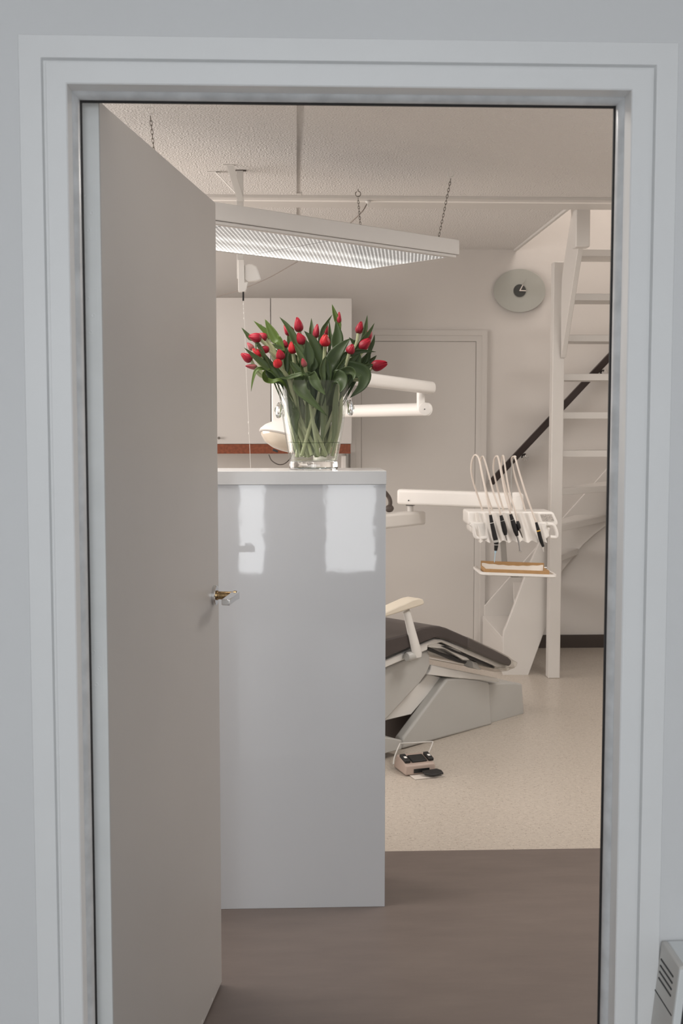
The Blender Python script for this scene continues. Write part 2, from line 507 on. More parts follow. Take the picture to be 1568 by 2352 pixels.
prof = [(.082, NEAR + .002), (.080, NEAR - .005), (.079, NEAR - .006), (.043, NEAR - .006), (.0418, NEAR - .003), (.0412, NEAR + .005), (.0352, NEAR + .005), (.0346, NEAR - .006),
        (.034, NEAR - .008), (.002, NEAR - .008), (0, NEAR - .006), (0, NEAR + .052), (.0, NEAR + .075), (.012, NEAR + .075), (.012, NEAR + .13), (.06, NEAR + .134), (.062, NEAR + .12)]
trim = sweep_frame(prof, 'trim_4', frame_paint, ang=25)
struct(trim, 'grey white stepped door frame around the open doorway', 'door frame')
seal = sweep_frame([(.001, NEAR + .034), (-.002, NEAR + .036), (-.007, NEAR + .042), (-.0095, NEAR + .049), (-.010, NEAR + .055), (-.008, NEAR + .060), (.001, NEAR + .062)],
                   'weather_seal', seal_mat, trim)
seal['label'] = 'shiny grey seal bead'
lip = sweep_frame([(.001, NEAR + .0605), (-.0118, NEAR + .0605), (-.0118, NEAR + .066), (.001, NEAR + .068)], 'seal_lip', black_gap, trim)
lip['label'] = 'dark lip behind the seal'

# ---------------------------------------------------------------- the open door
DH = V((-.345, 2.095, 0))                           # hinge corner on the visible face
DE = V((-.2055, 3.03, 0))
du = (DE - DH).normalized(); dn = V((du.y, -du.x, 0))
DW, DT, DZ0, DZ1 = (DE - DH).length, .042, .008, 2.083
zf = at(497, 473, DE.y).z
def dpt(s, t, z): return DH + du * s + dn * t + V((0, 0, z))
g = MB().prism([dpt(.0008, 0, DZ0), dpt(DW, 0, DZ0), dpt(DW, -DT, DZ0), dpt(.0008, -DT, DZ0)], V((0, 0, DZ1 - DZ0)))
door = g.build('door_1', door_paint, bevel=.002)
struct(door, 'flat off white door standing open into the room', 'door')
g = MB().prism([dpt(-.0012, -.001, DZ0), dpt(.0008, -.001, DZ0), dpt(.0008, -DT + .001, DZ0), dpt(-.0012, -DT + .001, DZ0)], V((0, 0, DZ1 - DZ0)))
o = g.build('edge_strip', door_edge, door, bevel=.0006); o['label'] = 'hinge edge coloured cooler and whiter for the hall light'
for yc in (488, 724, 1537):
    zc = at(212, yc, 2.09).z
    g = MB()
    g.prism([dpt(-.0016, -.008, zc - .048), dpt(-.0016, -DT + .003, zc - .048), dpt(-.0012, -DT + .003, zc - .048), dpt(-.0012, -.008, zc - .048)], V((0, 0, .096)))
    h = g.build('hinge', door_edge, door, bevel=.0003)
    for k, (dz, t) in enumerate(((.030, -.026), (0, -.016), (-.030, -.022))):
        s = MB().lathe([(.0040, 0), (.0040, .0006), (.003, .0009), (.0022, .0004), (.0001, .0004)], dpt(-.0016, t, zc + dz), -du, 16)
        s.build('screw', door_edge, h)
# lever handle near the free edge
hz = at(493, 1367, 2.97).z
hp = dpt(DW - .062, 0, hz)
hdl = MB().lathe([(.026, 0), (.026, .007), (.0245, .009), (.012, .009)], hp, dn, 40).build('door_handle', chrome, door)
hdl['label'] = 'chrome and worn brass lever handle'
MB().lathe([(.0125, .008), (.0125, .012), (.0105, .013), (.0105, .052), (.0125, .053), (.0125, .060), (.0001, .060)], hp, dn, 28).build('lever_neck', brass, hdl)
g = MB()
ce = hp + dn * .056
pts = []
for s_, hh, tt in ((.012, .010, .010), (-.010, .0095, .010), (-.03, .008, .0105), (-.115, .0075, .0105)):
    pts.append((ce + du * s_, hh, tt))
vs, fs = [], []
for p, hh, tt in pts:
    vs += [p - dn * tt - V((0, 0, hh)), p + dn * tt - V((0, 0, hh)), p + dn * tt + V((0, 0, hh)), p - dn * tt + V((0, 0, hh))]
for i in range(3):
    for k in range(4):
        fs.append([i * 4 + k, i * 4 + (k + 1) % 4, i * 4 + 4 + (k + 1) % 4, i * 4 + 4 + k])
fs += [[3, 2, 1, 0], [12, 13, 14, 15]]
g.add(vs, fs).build('lever', chrome, hdl, bevel=.002, seg=3)
# small white scuff marks low on the door
for px, py in ((487, 2296), (464, 2347)):
    p = onplane(px, py, DH, dn)
    g = MB().obox(p + dn * .0003, du * .0045, V((0, 0, .0035)), dn * .0005)
    g.build('scuff_mark', white_paint, door, smooth=False)

# ---------------------------------------------------------------- far door in the back wall
fx0, fx1, fz = at(812, 900, FAR).x, at(1117, 900, FAR).x, at(1117, 757, FAR).z
ox0, ox1, oz = at(829, 1000, FAR).x, at(1091, 1000, FAR).x, at(1000, 784, FAR).z
ow = fx1 - ox1
t2 = sweep_frame([(ow, FAR), (ow - .001, FAR - .022), (ow - .035, FAR - .022), (ow - .037, FAR - .017), (.008, FAR - .017), (.0, FAR - .015), (0, FAR)], 'trim_5', door_far,
                 xl=ox0, xr=ox1, zt=oz, ang=20)
struct(t2, 'white frame of the closed door in the back wall', 'door frame')
d2 = MB().box(ox0 + .001, ox1 - .001, FAR - .010, FAR - .001, .005, oz - .001).build('door_2', door_far, bevel=.003)
struct(d2, 'closed plain white door in the back wall', 'door')

# ================================================================== THE TALL COUNTER
CYF, CYB = 3.520, 3.765
ctz = at(700, 1082, CYF).z
cbz = at(700, 1113, CYF).z
cxr, txr = at(885, 1500, CYF).x, at(887.3, 1095, CYF - .004).x
cnt = thing('counter', (-.3, 3.65, 0), 'glossy grey tall counter with thick slab top in front of the door gap', 'counter')
MB().box(-1.15, cxr, CYF, CYB, 0, cbz).build('panel', counter_gloss, cnt, bevel=.001)
MB().box(-1.152, txr, CYF - .004, CYB + .004, cbz, ctz).build('slab_top', counter_top, cnt, bevel=.001)

# ================================================================== VASE AND TULIPS
VY = 3.645
vb = at(720, 1078, VY)
VX, VZ = vb.x, ctz
def wx(px, py): return (at(px, py, VY).x - VX)
rz = at(720, 876, VY).z
H_ = rz - VZ
r_rim, r_base = (at(803, 876, VY).x - at(636, 876, VY).x) / 2, (at(776, 1072, VY).x - at(664, 1072, VY).x) / 2
vase = thing('glass_vase', (VX, VY, VZ), 'clear glass bucket vase with knob handles holding red tulips on the counter', 'vase')
foot_h = .026
def r_at(h): return r_base * .985 + (r_rim - r_base * .985) * ((h - foot_h) / (H_ - foot_h)) ** .92
outer = [(r_at(foot_h + (H_ - foot_h) * i / 14), foot_h + (H_ - foot_h) * i / 14) for i in range(15)]
th = .0045
inner = [(r - th, h) for r, h in outer]; inner[0] = (inner[0][0], foot_h + .004)
prof = outer + [(outer[-1][0] - th * .3, H_ + .0012), (outer[-1][0] - th * .7, H_ + .0012)] + inner[::-1]
MB().lathe(prof, (VX, VY, VZ), n=72, cap=False).build('glass_body', vase_glass, vase)
MB().lathe([(.001, 0.0005), (r_base * .95, 0.0005), (r_base, .004), (r_base * 1.0, .020), (r_base * .985, foot_h), (r_base * .90, foot_h + .003), (.001, foot_h + .003)], (VX, VY, VZ), n=72, cap=False).build('foot', solid_glass, vase)
for s in (-1, 1):
    px, py = (641, 942) if s < 0 else (803, 936)
    hc = at(px, py, VY)
    ax = V((s, 0, .12)).normalized()
    g = MB().lathe([(.001, -.010), (.020, -.009), (.0255, -.003), (.0255, .004), (.019, .009), (.009, .0105), (.001, .0105)], hc, ax, 24, cap=False, sx=1.0)
    h = g.build('knob_handle', solid_glass, vase)
    MB().lathe([(.0060, .010), (.0075, .0125), (.0055, .0145), (.001, .015)], hc, ax, 16).build('boss', solid_glass, h)
wz = at(720, 1016, VY).z - VZ
k = foot_h + .0045
wp = [(.001, k)] + [(r_at(k + (wz - k) * i / 6) - th - .0006, k + (wz - k) * i / 6) for i in range(7)] + [(.001, wz)]
MB().lathe(wp, (VX, VY, VZ), n=72, cap=False).build('water', water_mat, vase)

rw = r_at(wz) - th
ringp = [V((VX + math.cos(2 * math.pi * q / 64) * rw, VY + math.sin(2 * math.pi * q / 64) * rw, VZ + wz)) for q in range(65)]
MB().tube(ringp, .0011, 6, cap=False).build('waterline', thin_glass('water edge', (.74, .77, .70), (.6, .64, .56), 1.33), vase)

def bud(base, d, L, W, m, parent, openness=0.0, roll=0.0, name='bloom'):
    """six overlapping petals cupped round the axis d"""
    d = V(d).normalized()
    a = d.orthogonal().normalized(); b = d.cross(a)
    g = MB()
    for ring in (1, 0):
        for k in range(3):
            g0 = roll + 2 * math.pi * (k / 3 + (.167 if ring else 0))
            sc = .93 if ring else 1.0
            vs, fs, uv = [], [], []
            NU, NV = 8, 10
            for j in range(NV + 1):
                t = j / NV
                rad = W / 2 * sc * (math.sin(math.pi * min(t, 1) ** .62 * .93 + .05) ** .85) * (1 - .10 * t)
                rad += openness * W * t ** 2 * .45
                hh = L * (t * (.97 if ring else 1))
                half = (1.22 if ring else 1.12) * (1 - t ** 3.0) ** .6 * (.55 + .45 * min(1, t * 4))
                for i in range(NU + 1):
                    u = i / NU * 2 - 1
                    ang = g0 + u * half
                    rr = rad * (1 + .05 * (1 - u * u)) - (W * .03 * abs(u))
                    if t > .97: rr *= .6
                    p = base + d * (hh - W * .05 * abs(u) ** 2) + a * (math.cos(ang) * rr) + b * (math.sin(ang) * rr)
                    vs.append(p); uv.append(((u + 1) / 2, t))
            for j in range(NV):
                for i in range(NU):
                    q = j * (NU + 1) + i
                    fs.append([q, q + 1, q + NU + 2, q + NU + 1])
            g.add(vs, fs, uv)
    return g.build(name, m, parent, ang=80, solid=.0009, normals=False)

def leaf(path, width, m, parent, twist=0.0, fold=.22, prof=(.10, 1.0)):
    """a tapering folded blade along the points"""
    P = smooth_path(path, 22); n = len(P)
    g = MB(); vs, fs, uv = [], [], []
    for i, p in enumerate(P):
        t = i / (n - 1)
        tg = (P[min(i + 1, n - 1)] - P[max(i - 1, 0)]).normalized()
        view = V((0, -1, .15))
        view = (view - tg * view.dot(tg))
        view = view.normalized() if view.length > .05 else tg.orthogonal().normalized()
        sd = tg.cross(view).normalized()
        rot = Matrix.Rotation(twist * (1 - .4 * t), 3, tg)
        sd, nv = rot @ sd, rot @ view
        wv = width / 2 * (prof[0] + (1 - prof[0]) * math.sin(math.pi * min(1, t * 1.3) * .62)) * (1 - max(0, (t - .45) / .55) ** 1.9)
        wv = max(wv, width * .004)
        for j in range(7):
            u = j / 3 - 1
            vs.append(p + sd * (u * wv) + nv * (abs(u) ** 1.6 * wv * fold * 2 - wv * fold))
            uv.append(((u + 1) / 2, t))
    for i in range(n - 1):
        for j in range(6):
            q = i * 7 + j
            fs.append([q, q + 1, q + 8, q + 7])
    g.add(vs, fs, uv)
    return g.build('leaf', m, parent, ang=80, solid=.0008, normals=False)

def z7(x, y): return (540 + x / 4.3556, 690 + y / 4.3556)
PXM = 3.645 / F / .995                               # metres per pixel at the vase
# bloom: (x, y in the close-up, length px, width px, lean degrees from upright (+ right), lean to viewer, depth offset, kind, openness, label)
TUL = [
 (195, 372, 128, 98, -78, .35, -.07, 'r', .0, 'red tulip lying far out at left, larger of the upper left pair'),
 (268, 362, 105, 85, -62, .1, -.02, 'r', 0, 'red tulip tucked just right of the large upper left bloom'),
 (530, 292, 125, 100, -35, .0, .03, 'r', 0, 'deep red tulip half hidden by a long leaf, upper left of centre'),
 (630, 242, 150, 92, -10, .1, .02, 'r', .0, 'tall upright red tulip bud left of centre, highest on that side'),
 (655, 382, 128, 98, -28, .25, -.04, 'r', 0, 'red tulip bud directly beneath the tall left of centre bud'),
 (812, 308, 145, 66, 9, .0, .03, 'r', 0, 'slim dusky red tulip bud standing upright near the middle'),
 (913, 296, 115, 52, 4, .0, .08, 'r', 0, 'narrow red tulip bud behind the open scarlet bloom'),
 (1038, 178, 128, 52, 3, .0, .06, 'r', 0, 'topmost slim red tulip bud beside the highest leaf tip'),
 (898, 400, 118, 104, 2, .30, -.06, 'b', .12, 'scarlet tulip opening towards the viewer in the middle'),
 (1245, 272, 128, 82, 14, .0, .02, 'r', 0, 'clean red tulip bud standing highest at the right'),
 (1335, 345, 110, 88, 28, -.1, .07, 'r', 0, 'red tulip partly hidden behind leaves at upper right'),
 (1296, 438, 152, 108, 48, .25, -.01, 'r', .1, 'broad red tulip with loose petals leaning right above the low bud'),
 (1158, 485, 102, 90, 22, .35, -.07, 'r', 0, 'pinkish red tulip bud low in the right front'),
 (1442, 645, 165, 112, 76, .2, -.02, 'r', .12, 'large open red tulip hanging out furthest right'),
 (288, 487, 105, 74, -82, .3, -.06, 'r', 0, 'small red tulip bud pointing left below the upper left pair'),
 (498, 437, 85, 66, -12, .1, .02, 'r', 0, 'small red tulip behind the scarlet bud at left centre'),
 (572, 472, 122, 86, -8, .2, -.04, 'b', .05, 'scarlet tulip bud upright at left centre beside a leaf edge'),
 (388, 527, 60, 50, -40, .1, .0, 'r', 0, 'scrap of red tulip peeping out behind the round left bloom'),
 (449, 540, 108, 94, -14, .45, -.08, 'r', .0, 'round red tulip facing forward left of centre, upper of two'),
 (420, 625, 90, 92, -30, .9, -.10, 'b', .0, 'round red tulip nodding forward just above the vase rim'),
 (216, 522, 120, 80, -48, .1, .01, 'b', 0, 'bright red tulip crossed by a leaf at mid left'),
 (112, 567, 128, 86, -56, .1, -.03, 'r', .0, 'red tulip bud reaching furthest left'),
 (162, 661, 118, 54, -84, .1, -.03, 'p', 0, 'pale pink tulip bud lying lowest at the left'),
 (150, 460, 95, 60, -40, 0, .05, 'p', 0, 'pale pink tulip bud behind the leaves under the left pair'),
 (686, 622, 92, 56, -18, .35, -.10, 'p', 0, 'small closed greenish pink tulip bud at the front centre'),
]
tulips = []
BP = []
for k in range(len(TUL)):
    rr = math.sqrt((k + .5) / len(TUL)) * (r_base - .013); aa = k * 2.39996
    BP.append((rr * math.cos(aa), rr * math.sin(aa)))
BP.sort(); order = sorted(range(len(TUL)), key=lambda k: TUL[k][0])
BASEPT = {t: BP[n] for n, t in enumerate(order)}
for a_, b_ in ((0, 8), (3, 14), (21, 5), (9, 16)): BASEPT[a_], BASEPT[b_] = BASEPT[b_], BASEPT[a_]
for i, (bx, by, L, W, lean, fwd, dy, kind, opn, lab) in enumerate(TUL):
    px, py = z7(bx, by)
    c = at(px, py, VY + dy)
    d = V((math.sin(R(lean)), -fwd, math.cos(R(lean)))).normalized()
    s = PXM / 4.3556 * 1.0
    L_, W_ = L * s, W * s
    base = c - d * L_ * .5
    # stem: from the vase bottom, past the rim, to the bloom
    ang = math.atan2(base.y - VY, base.x - VX)
    rim_r = min(r_rim - .020, max(.02, math.hypot(base.x - VX, base.y - VY) * .75))
    qx, qy = BASEPT[i]
    p0 = V((VX + qx, VY + qy, VZ + foot_h + .012 + random.uniform(0, .012)))
    p1 = V((VX + math.cos(ang) * rim_r * .55 + qx * .55, VY + math.sin(ang) * rim_r * .55 + qy * .55, VZ + H_ * .56))
    p2 = V((VX + math.cos(ang) * rim_r, VY + math.sin(ang) * rim_r, VZ + H_ * .98))
    p3 = base - d * .032 - V((0, 0, .030 * min(1, abs(lean) / 60)))
    t = thing('tulip', p2, lab, 'tulip', 'red tulips in the glass vase')
    pts = [p0, p1, p2] + ([p3] if (p3 - p2).length > .03 and p3.z > p2.z - .02 else []) + [base + d * .003]
    SP = smooth_path(pts, 28)
    MB().tube(SP, [.0054 + .0006 * (1 - k / 28) for k in range(29)], 8).build('stem', stem_mat, t)
    bud(base, d, L_, W_, {'r': petal_red, 'b': petal_bright, 'p': petal_pale}[kind], t, opn, roll=random.uniform(0, 2))
    tulips.append((t, base))

def near_tulip(p):
    return min(tulips, key=lambda q: (q[1] - p).length + .4 * sum(1 for c in q[0].children if c.name.startswith('leaf')) * .05)[0]

def zleaf(pts, w, dy0, dy1, m, twist=0.0, fold=.22, img=False, root=True, prof=(.10, 1.0)):
    n = len(pts)
    P = []
    for i, (x, y) in enumerate(pts):
        px, py = (x, y) if img else z7(x, y)
        k = i / (n - 1)
        P.append(at(px, py, VY + dy0 + (dy1 - dy0) * k))
    if root:
        q = P[0]
        r_ = V((VX + (q.x - VX) * .55, VY + (q.y - VY) * .6, VZ + H_ * .72))
        if (q - r_).length > .03: P = [r_] + P
    return leaf(P, w * PXM / (1 if img else 4.3556), m, near_tulip(P[-1]), twist, fold, prof)

A, B, C_ = leaf_a, leaf_b, leaf_c
zleaf([(690, 600), (610, 420), (530, 270), (443, 165)], 78, -.05, -.04, A, .3)
zleaf([(460, 470), (400, 380), (345, 280), (297, 187)], 105, .0, .02, C_, -.2)
zleaf([(440, 480), (370, 370), (280, 290), (183, 203)], 85, .02, .03, C_, .5)
zleaf([(330, 420), (295, 320), (255, 236)], 50, .05, .06, C_, .3)
zleaf([(240, 470), (150, 380), (110, 330), (63, 272)], 55, .0, .0, A, .5)
zleaf([(770, 520), (760, 330), (763, 250), (762, 176)], 48, .03, .05, A, .2)
zleaf([(850, 480), (868, 320), (915, 230), (972, 140)], 48, .02, .04, A, .5)
zleaf([(945, 450), (945, 320), (940, 200)], 40, .05, .06, A, .3)
zleaf([(1010, 560), (1018, 420), (1025, 320), (1005, 200)], 128, -.01, .02, B, .1, .15)
zleaf([(1035, 320), (1015, 200), (988, 110), (968, 38)], 58, .05, .06, C_, .25)
zleaf([(1240, 480), (1290, 330), (1310, 230), (1321, 146)], 48, .0, .03, A, .4)
zleaf([(1180, 560), (1270, 410), (1340, 320), (1393, 226)], 55, -.02, .01, A, .5)
zleaf([(1310, 600), (1350, 480), (1380, 410), (1395, 340)], 48, .0, .01, B, .4)
zleaf([(1060, 590), (1150, 535), (1270, 508), (1408, 514)], 58, -.06, -.05, B, .6)
zleaf([(1270, 690), (1330, 630), (1380, 585), (1414, 550)], 52, .0, .0, B, .4)
zleaf([(930, 700), (975, 590), (1060, 470), (1152, 378)], 150, -.04, -.02, B, -.15, .14)
zleaf([(1200, 480), (1180, 420), (1138, 368)], 50, .04, .04, B, .3)
zleaf([(870, 720), (830, 560), (770, 400), (690, 305)], 125, .0, .02, B, .2, .18)
zleaf([(740, 700), (735, 570), (728, 480), (708, 390)], 128, -.05, -.05, B, -.05, .14)
zleaf([(710, 700), (670, 590), (625, 500), (588, 432)], 66, -.07, -.06, A, .3)
zleaf([(560, 480), (545, 400), (520, 330)], 70, .06, .07, A, .2)
zleaf([(500, 820), (400, 750), (330, 640), (283, 520)], 150, -.05, -.06, B, .15, .16)
zleaf([(420, 760), (310, 660), (190, 560), (88, 472)], 75, -.06, -.08, A, .35)
zleaf([(390, 720), (300, 685), (215, 695), (178, 790), (157, 912)], 44, -.06, -.08, C_, .5)
zleaf([(470, 815), (370, 815), (305, 795), (285, 740), (300, 690)], 82, -.07, -.09, C_, .9)
zleaf([(700, 765), (600, 755), (520, 778), (433, 772)], 62, -.09, -.10, A, .8)
zleaf([(700, 790), (640, 720), (580, 650), (555, 606)], 85, -.08, -.08, A, .3)
zleaf([(500, 800), (505, 680), (512, 580), (522, 490)], 75, -.04, -.04, B, .5)
zleaf([(620, 760), (590, 650), (560, 560), (545, 500)], 90, -.01, .0, B, .3)
zleaf([(720, 780), (690, 720), (670, 640), (655, 570)], 60, -.09, -.09, A, .4)
zleaf([(880, 820), (872, 720), (880, 630), (905, 556)], 68, -.09, -.09, A, .3)
zleaf([(940, 800), (938, 700), (930, 620), (905, 558)], 55, -.08, -.085, B, -.4)
zleaf([(985, 790), (1040, 690), (1110, 580), (1170, 510)], 62, -.06, -.06, A, .5)
zleaf([(1040, 740), (1120, 640), (1200, 570), (1250, 520)], 62, -.05, -.05, A, .4)
zleaf([(1120, 740), (1180, 660), (1225, 590), (1245, 520)], 115, -.02, -.02, B, .2)
zleaf([(1200, 740), (1270, 650), (1320, 570), (1350, 490)], 105, .0, .0, B, .2)
zleaf([(1180, 760), (1270, 700), (1330, 660), (1385, 640)], 78, -.03, -.03, A, .4)
zleaf([(1000, 760), (1070, 715), (1150, 700), (1190, 740), (1180, 800)], 82, -.08, -.10, A, .55)
zleaf([(770, 720), (800, 640), (790, 560)], 75, -.06, -.06, B, .4)
zleaf([(820, 780), (800, 690), (775, 620), (765, 560)], 70, -.04, -.04, B, .2)
zleaf([(900, 620), (890, 520), (850, 430), (835, 330)], 60, .04, .05, B, .3)
zleaf([(970, 640), (1000, 540), (985, 440)], 80, .03, .03, B, .2)
zleaf([(640, 640), (600, 580), (520, 540), (430, 560)], 80, .02, .01, B, .6)
zleaf([(450, 640), (430, 560), (380, 500), (300, 420)], 70, .03, .03, A, .5)
zleaf([(540, 560), (450, 480), (360, 450), (290, 440)], 55, .0, -.01, A, .6)
zleaf([(300, 560), (250, 470), (215, 430), (205, 515)], 40, -.07, -.08, A, .5)
# leaves folding down over the rim
zleaf([(715, 868), (693, 872), (690, 892), (712, 918), (752, 956)], 33, -.075, -.118, A, .15, .18, True)
zleaf([(716, 862), (722, 874), (732, 890), (748, 908)], 24, -.09, -.117, A, .2, .2, True)
zleaf([(760, 872), (768, 866), (782, 868), (787, 884), (780, 903)], 34, -.07, -.112, B, .2, .12, True)
zleaf([(790, 850), (815, 848), (836, 860), (831, 887), (803, 914)], 36, -.055, -.075, B, .2, .14, True, prof=(.5, 1))
zleaf([(806, 850), (830, 852), (838, 866), (834, 884), (822, 890)], 30, -.03, -.04, B, .4, .2, True)
# leaves bunched inside the vase between the stems
zleaf([(663, 870), (655, 885), (652, 900), (660, 915)], 16, -.03, -.02, A, .3, .2, True, False)
zleaf([(655, 912), (666, 930), (672, 950), (678, 985)], 24, -.05, -.04, A, .2, .2, True, False)
zleaf([(668, 935), (680, 950), (676, 970), (682, 1000)], 20, -.06, -.05, A, .3, .2, True, False)
for k in range(5):
    x = 672 + k * 24 + random.uniform(-4, 4)
    zleaf([(x + random.uniform(-4, 4), 985 + random.uniform(-25, 10)), (x, 930), (x + random.uniform(-6, 6), 880)], 26, .0, .05 - .02 * (k % 3), A if k % 2 else B, random.uniform(-.5, .5), .2, True, False)

for k in range(11):
    x = 668 + k * 10.5
    xb = 676 + k * 8.6
    zleaf([(xb, 1048 - random.uniform(0, 25)), ((x + xb) / 2 + random.uniform(-4, 4), 985), (x + random.uniform(-3, 3), 920), (x * 1.06 - 43 + random.uniform(-4, 4), 872)], random.uniform(13, 19), (.035, -.035, .0)[k % 3], (.055, -.055, .0)[k % 3],
          leaf_d if k % 3 else A, random.uniform(-.7, .7), .3, True, False)

# ================================================================== SUSPENDED LIGHT FITTING
zt_, zb_ = 2.342, 2.262
cR = onz(1055, 551, zt_); cR.z = 0
lo = onz(1035, 388, CEIL); le = onz(345, 240, CEIL)
fu = V((lo.x - le.x, lo.y - le.y, 0)).normalized()     # long axis
fv = V((-fu.y, fu.x, 0))                                # away from the door
FL, FD = 1.86, .60
lamp = thing('light_fitting', V((cR.x, cR.y, zb_)) - fu * FL / 2 + fv * FD / 2, 'long white box ceiling light with prismatic panels hung on chains', 'ceiling light')
def fp(s, t, z): return cR - fu * s + fv * t + V((0, 0, z))
def fbox(g, s0, s1, t0, t1, z0, z1):
    return g.prism([fp(s0, t0, z0), fp(s1, t0, z0), fp(s1, t1, z0), fp(s0, t1, z0)], V((0, 0, z1 - z0)))
g = MB()
fbox(g, 0, FL, 0, .022, zb_ + .014, zt_); fbox(g, 0, FL, FD - .022, FD, zb_ + .014, zt_)
fbox(g, 0, .022, .022, FD - .022, zb_ + .014, zt_); fbox(g, FL - .022, FL, .022, FD - .022, zb_ + .014, zt_)
fbox(g, .02, FL - .02, .02, FD - .02, zt_ - .006, zt_ - .001)
g.build('housing', fitting_paint, lamp, bevel=.004)
g = MB()
fbox(g, .012, FL - .012, .008, .034, zb_, zb_ + .014); fbox(g, .012, FL - .012, FD - .030, FD - .012, zb_ + .002, zb_ + .014)
fbox(g, .010, .034, .034, FD - .03, zb_ + .003, zb_ + .014); fbox(g, FL - .034, FL - .010, .034, FD - .03, zb_ + .003, zb_ + .014)
g.build('bottom_rim', fitting_paint, lamp, bevel=.003)
np_ = 3
SEAMS = (.034, .74, 1.28, FL - .034)
for k in range(np_):
    s0 = SEAMS[k] + .003; s1 = SEAMS[k + 1] - .003
    a, b = .034, FD - .030
    vs = [fp(s0, a, zb_ + .004), fp(s1, a, zb_ + .004), fp(s1, b, zb_ + .004), fp(s0, b, zb_ + .004)]
    uv = [(s0, 0), (s1, 0), (s1, b - a), (s0, b - a)]
    g = MB().add(vs + [p + V((0, 0, .004)) for p in vs], [[3, 2, 1, 0], [4, 5, 6, 7], [0, 1, 5, 4], [1, 2, 6, 5], [2, 3, 7, 6], [3, 0, 4, 7]], uv * 2)
    g.build('prismatic_panel', lens_panel, lamp, smooth=False)
for k in (1, 2):
    sj = SEAMS[k]
    fbox(MB(), sj - .0028, sj + .0028, .034, FD - .030, zb_ + .0045, zb_ + .012).build('panel_joint', joint_dark, lamp, smooth=False)  # dark gasket strips in the seams between panels
hooks = [onz(1035, 388, CEIL), onz(345, 238, CEIL), onz(822, 434, CEIL)]
hooks.append(hooks[1] + (hooks[2] - hooks[0]))
feet = [fp(.085, .05, zt_), fp(FL - .30, .05, zt_), fp(.085, FD - .05, zt_), fp(FL - .30, FD - .05, zt_)]
for i, (h, f) in enumerate(zip(hooks, feet)):
    top = h + V((0, 0, -.045)); d = (f - top); L = d.length; d.normalize()
    s1 = d.cross(V((0, 1, 0))).normalized(); s2 = d.cross(s1)
    g = MB(); n = int(L / .0150)
    for k in range(n):
        g.link(top + d * (L * (k + .5) / n), d, s1 if k % 2 else s2, L / n * .68, .0042, .0013)
    ch = g.build('chain', steel, lamp)
    ring = [h + V((0, 0, -.002))] + [h + V((math.sin(q) * .013, 0, -.024 + math.cos(q) * .013)) for q in [R(x) for x in range(0, 331, 30)]]
    hk = MB().tube(ring, .0022, 6).build('ceiling_hook', white_enamel if i < 2 else steel, ch)
# cable from a ceiling hook behind the fitting, sagging away to the left over the cabinet
ck = onz(845, 462, CEIL - .018)
cab = [ck + V((0, 0, -.004)), at(822, 496, ck.y + .02), at(740, 566, 6.35), at(667, 610, 6.55), at(609, 642, 6.75), at(545, 668, 6.95), at(500, 681, 7.05), at(440, 700, 7.15)]
g = MB().tube(smooth_path(cab, 40), .0028, 6)
cable = tag(g.build('cable', cable_pale), 'thin pale cable sagging from ceiling hook down behind the ceiling light', 'cable')
MB().lathe([(.014, 0), (.014, -.006), (.006, -.012), (.005, -.03), (.0001, -.03)], ck, n=16).build('ceiling_clip', white_enamel, cable)

# ================================================================== CEILING BRACKET WITH PULL CORD
BY = onz(551, 391, CEIL).y
bx = onz(551, 391, CEIL).x
br = thing('ceiling_bracket', (bx, BY, CEIL), 'white steel bracket on braces hanging from the ceiling behind the light', 'bracket')
zbot = at(553, 668, BY).z
MB().box(bx - .0165, bx + .0145, BY - .008, BY + .008, at(553, 640, BY).z, CEIL - .001).build('column', white_enamel, br, bevel=.001)
p2 = at(553, 462, BY - .012)
a = onz(528, 379, CEIL)
g = MB(); q = (p2 - a); sd = V((.0155, 0, 0)); nn = q.cross(sd).normalized() * .002
g.prism([a - sd, a + sd, p2 + sd, p2 - sd], nn)
g.box(a.x - .03, a.x + .02, a.y - .012, a.y + .012, CEIL - .004, CEIL)
g.build('brace', white_enamel, br, bevel=.0006)
a = onz(493, 395, CEIL); p2 = at(548, 452, BY - .002)
q = (p2 - a); sd = V((0, .014, 0)); nn = q.cross(sd).normalized() * .003
g = MB().prism([a - sd, a + sd, p2 + sd, p2 - sd], nn)
g.box(a.x - .035, a.x + .006, a.y - .014, a.y + .014, CEIL - .003, CEIL)
g.build('brace', white_enamel, br, bevel=.0006)
MB().box(bx - .02, bx + .028, BY - .012, BY + .012, CEIL - .003, CEIL).build('mounting_plate', dark_mech, br)
def bz(x, y, Y): return at(460 + x / 6.0308, 360 + y / 6.0308, Y)
pl = [(520, 1425), (606, 1425), (612, 1740), (660, 1735), (625, 1865), (525, 1870)]
MB().prism([bz(x, y, BY - .022) for x, y in pl], V((0, .034, 0))).build('side_plate', white_plastic, br, bevel=.002)  # side plate and pulley cover paler to imitate the fitting's light on them
pl = [(612, 1500), (650, 1480), (715, 1480), (775, 1515), (800, 1570), (842, 1698), (770, 1725), (660, 1738), (612, 1700)]
MB().prism([bz(x, y, BY - .016) for x, y in pl], V((0, .030, 0))).build('pulley_cover', white_plastic, br, bevel=.007, seg=3)
c0, c1 = at(558.5, 670, BY - .005), at(558.5, 691, BY - .005)
cd = MB().tube([c0, c1], .0042, 8).build('pull_cord', black_plastic, br); cd['label'] = 'dark grip with thin white beaded cord below'
path = [at(558.5, 691, BY - .005), at(560, 720, BY - .005), at(562, 760, BY - .005), at(566, 870, BY - .005), at(572, 1000, BY - .005), at(575.5, 1078, BY - .005)]
g = MB().tube(smooth_path(path, 30), .0010, 5)
for y in (698, 709, 718, 731, 970, 995): 
    x = 558.5 + (y - 690) * .042
    g.ball(at(x, y, BY - .005), .0024, h=.006, n=8, m=6)
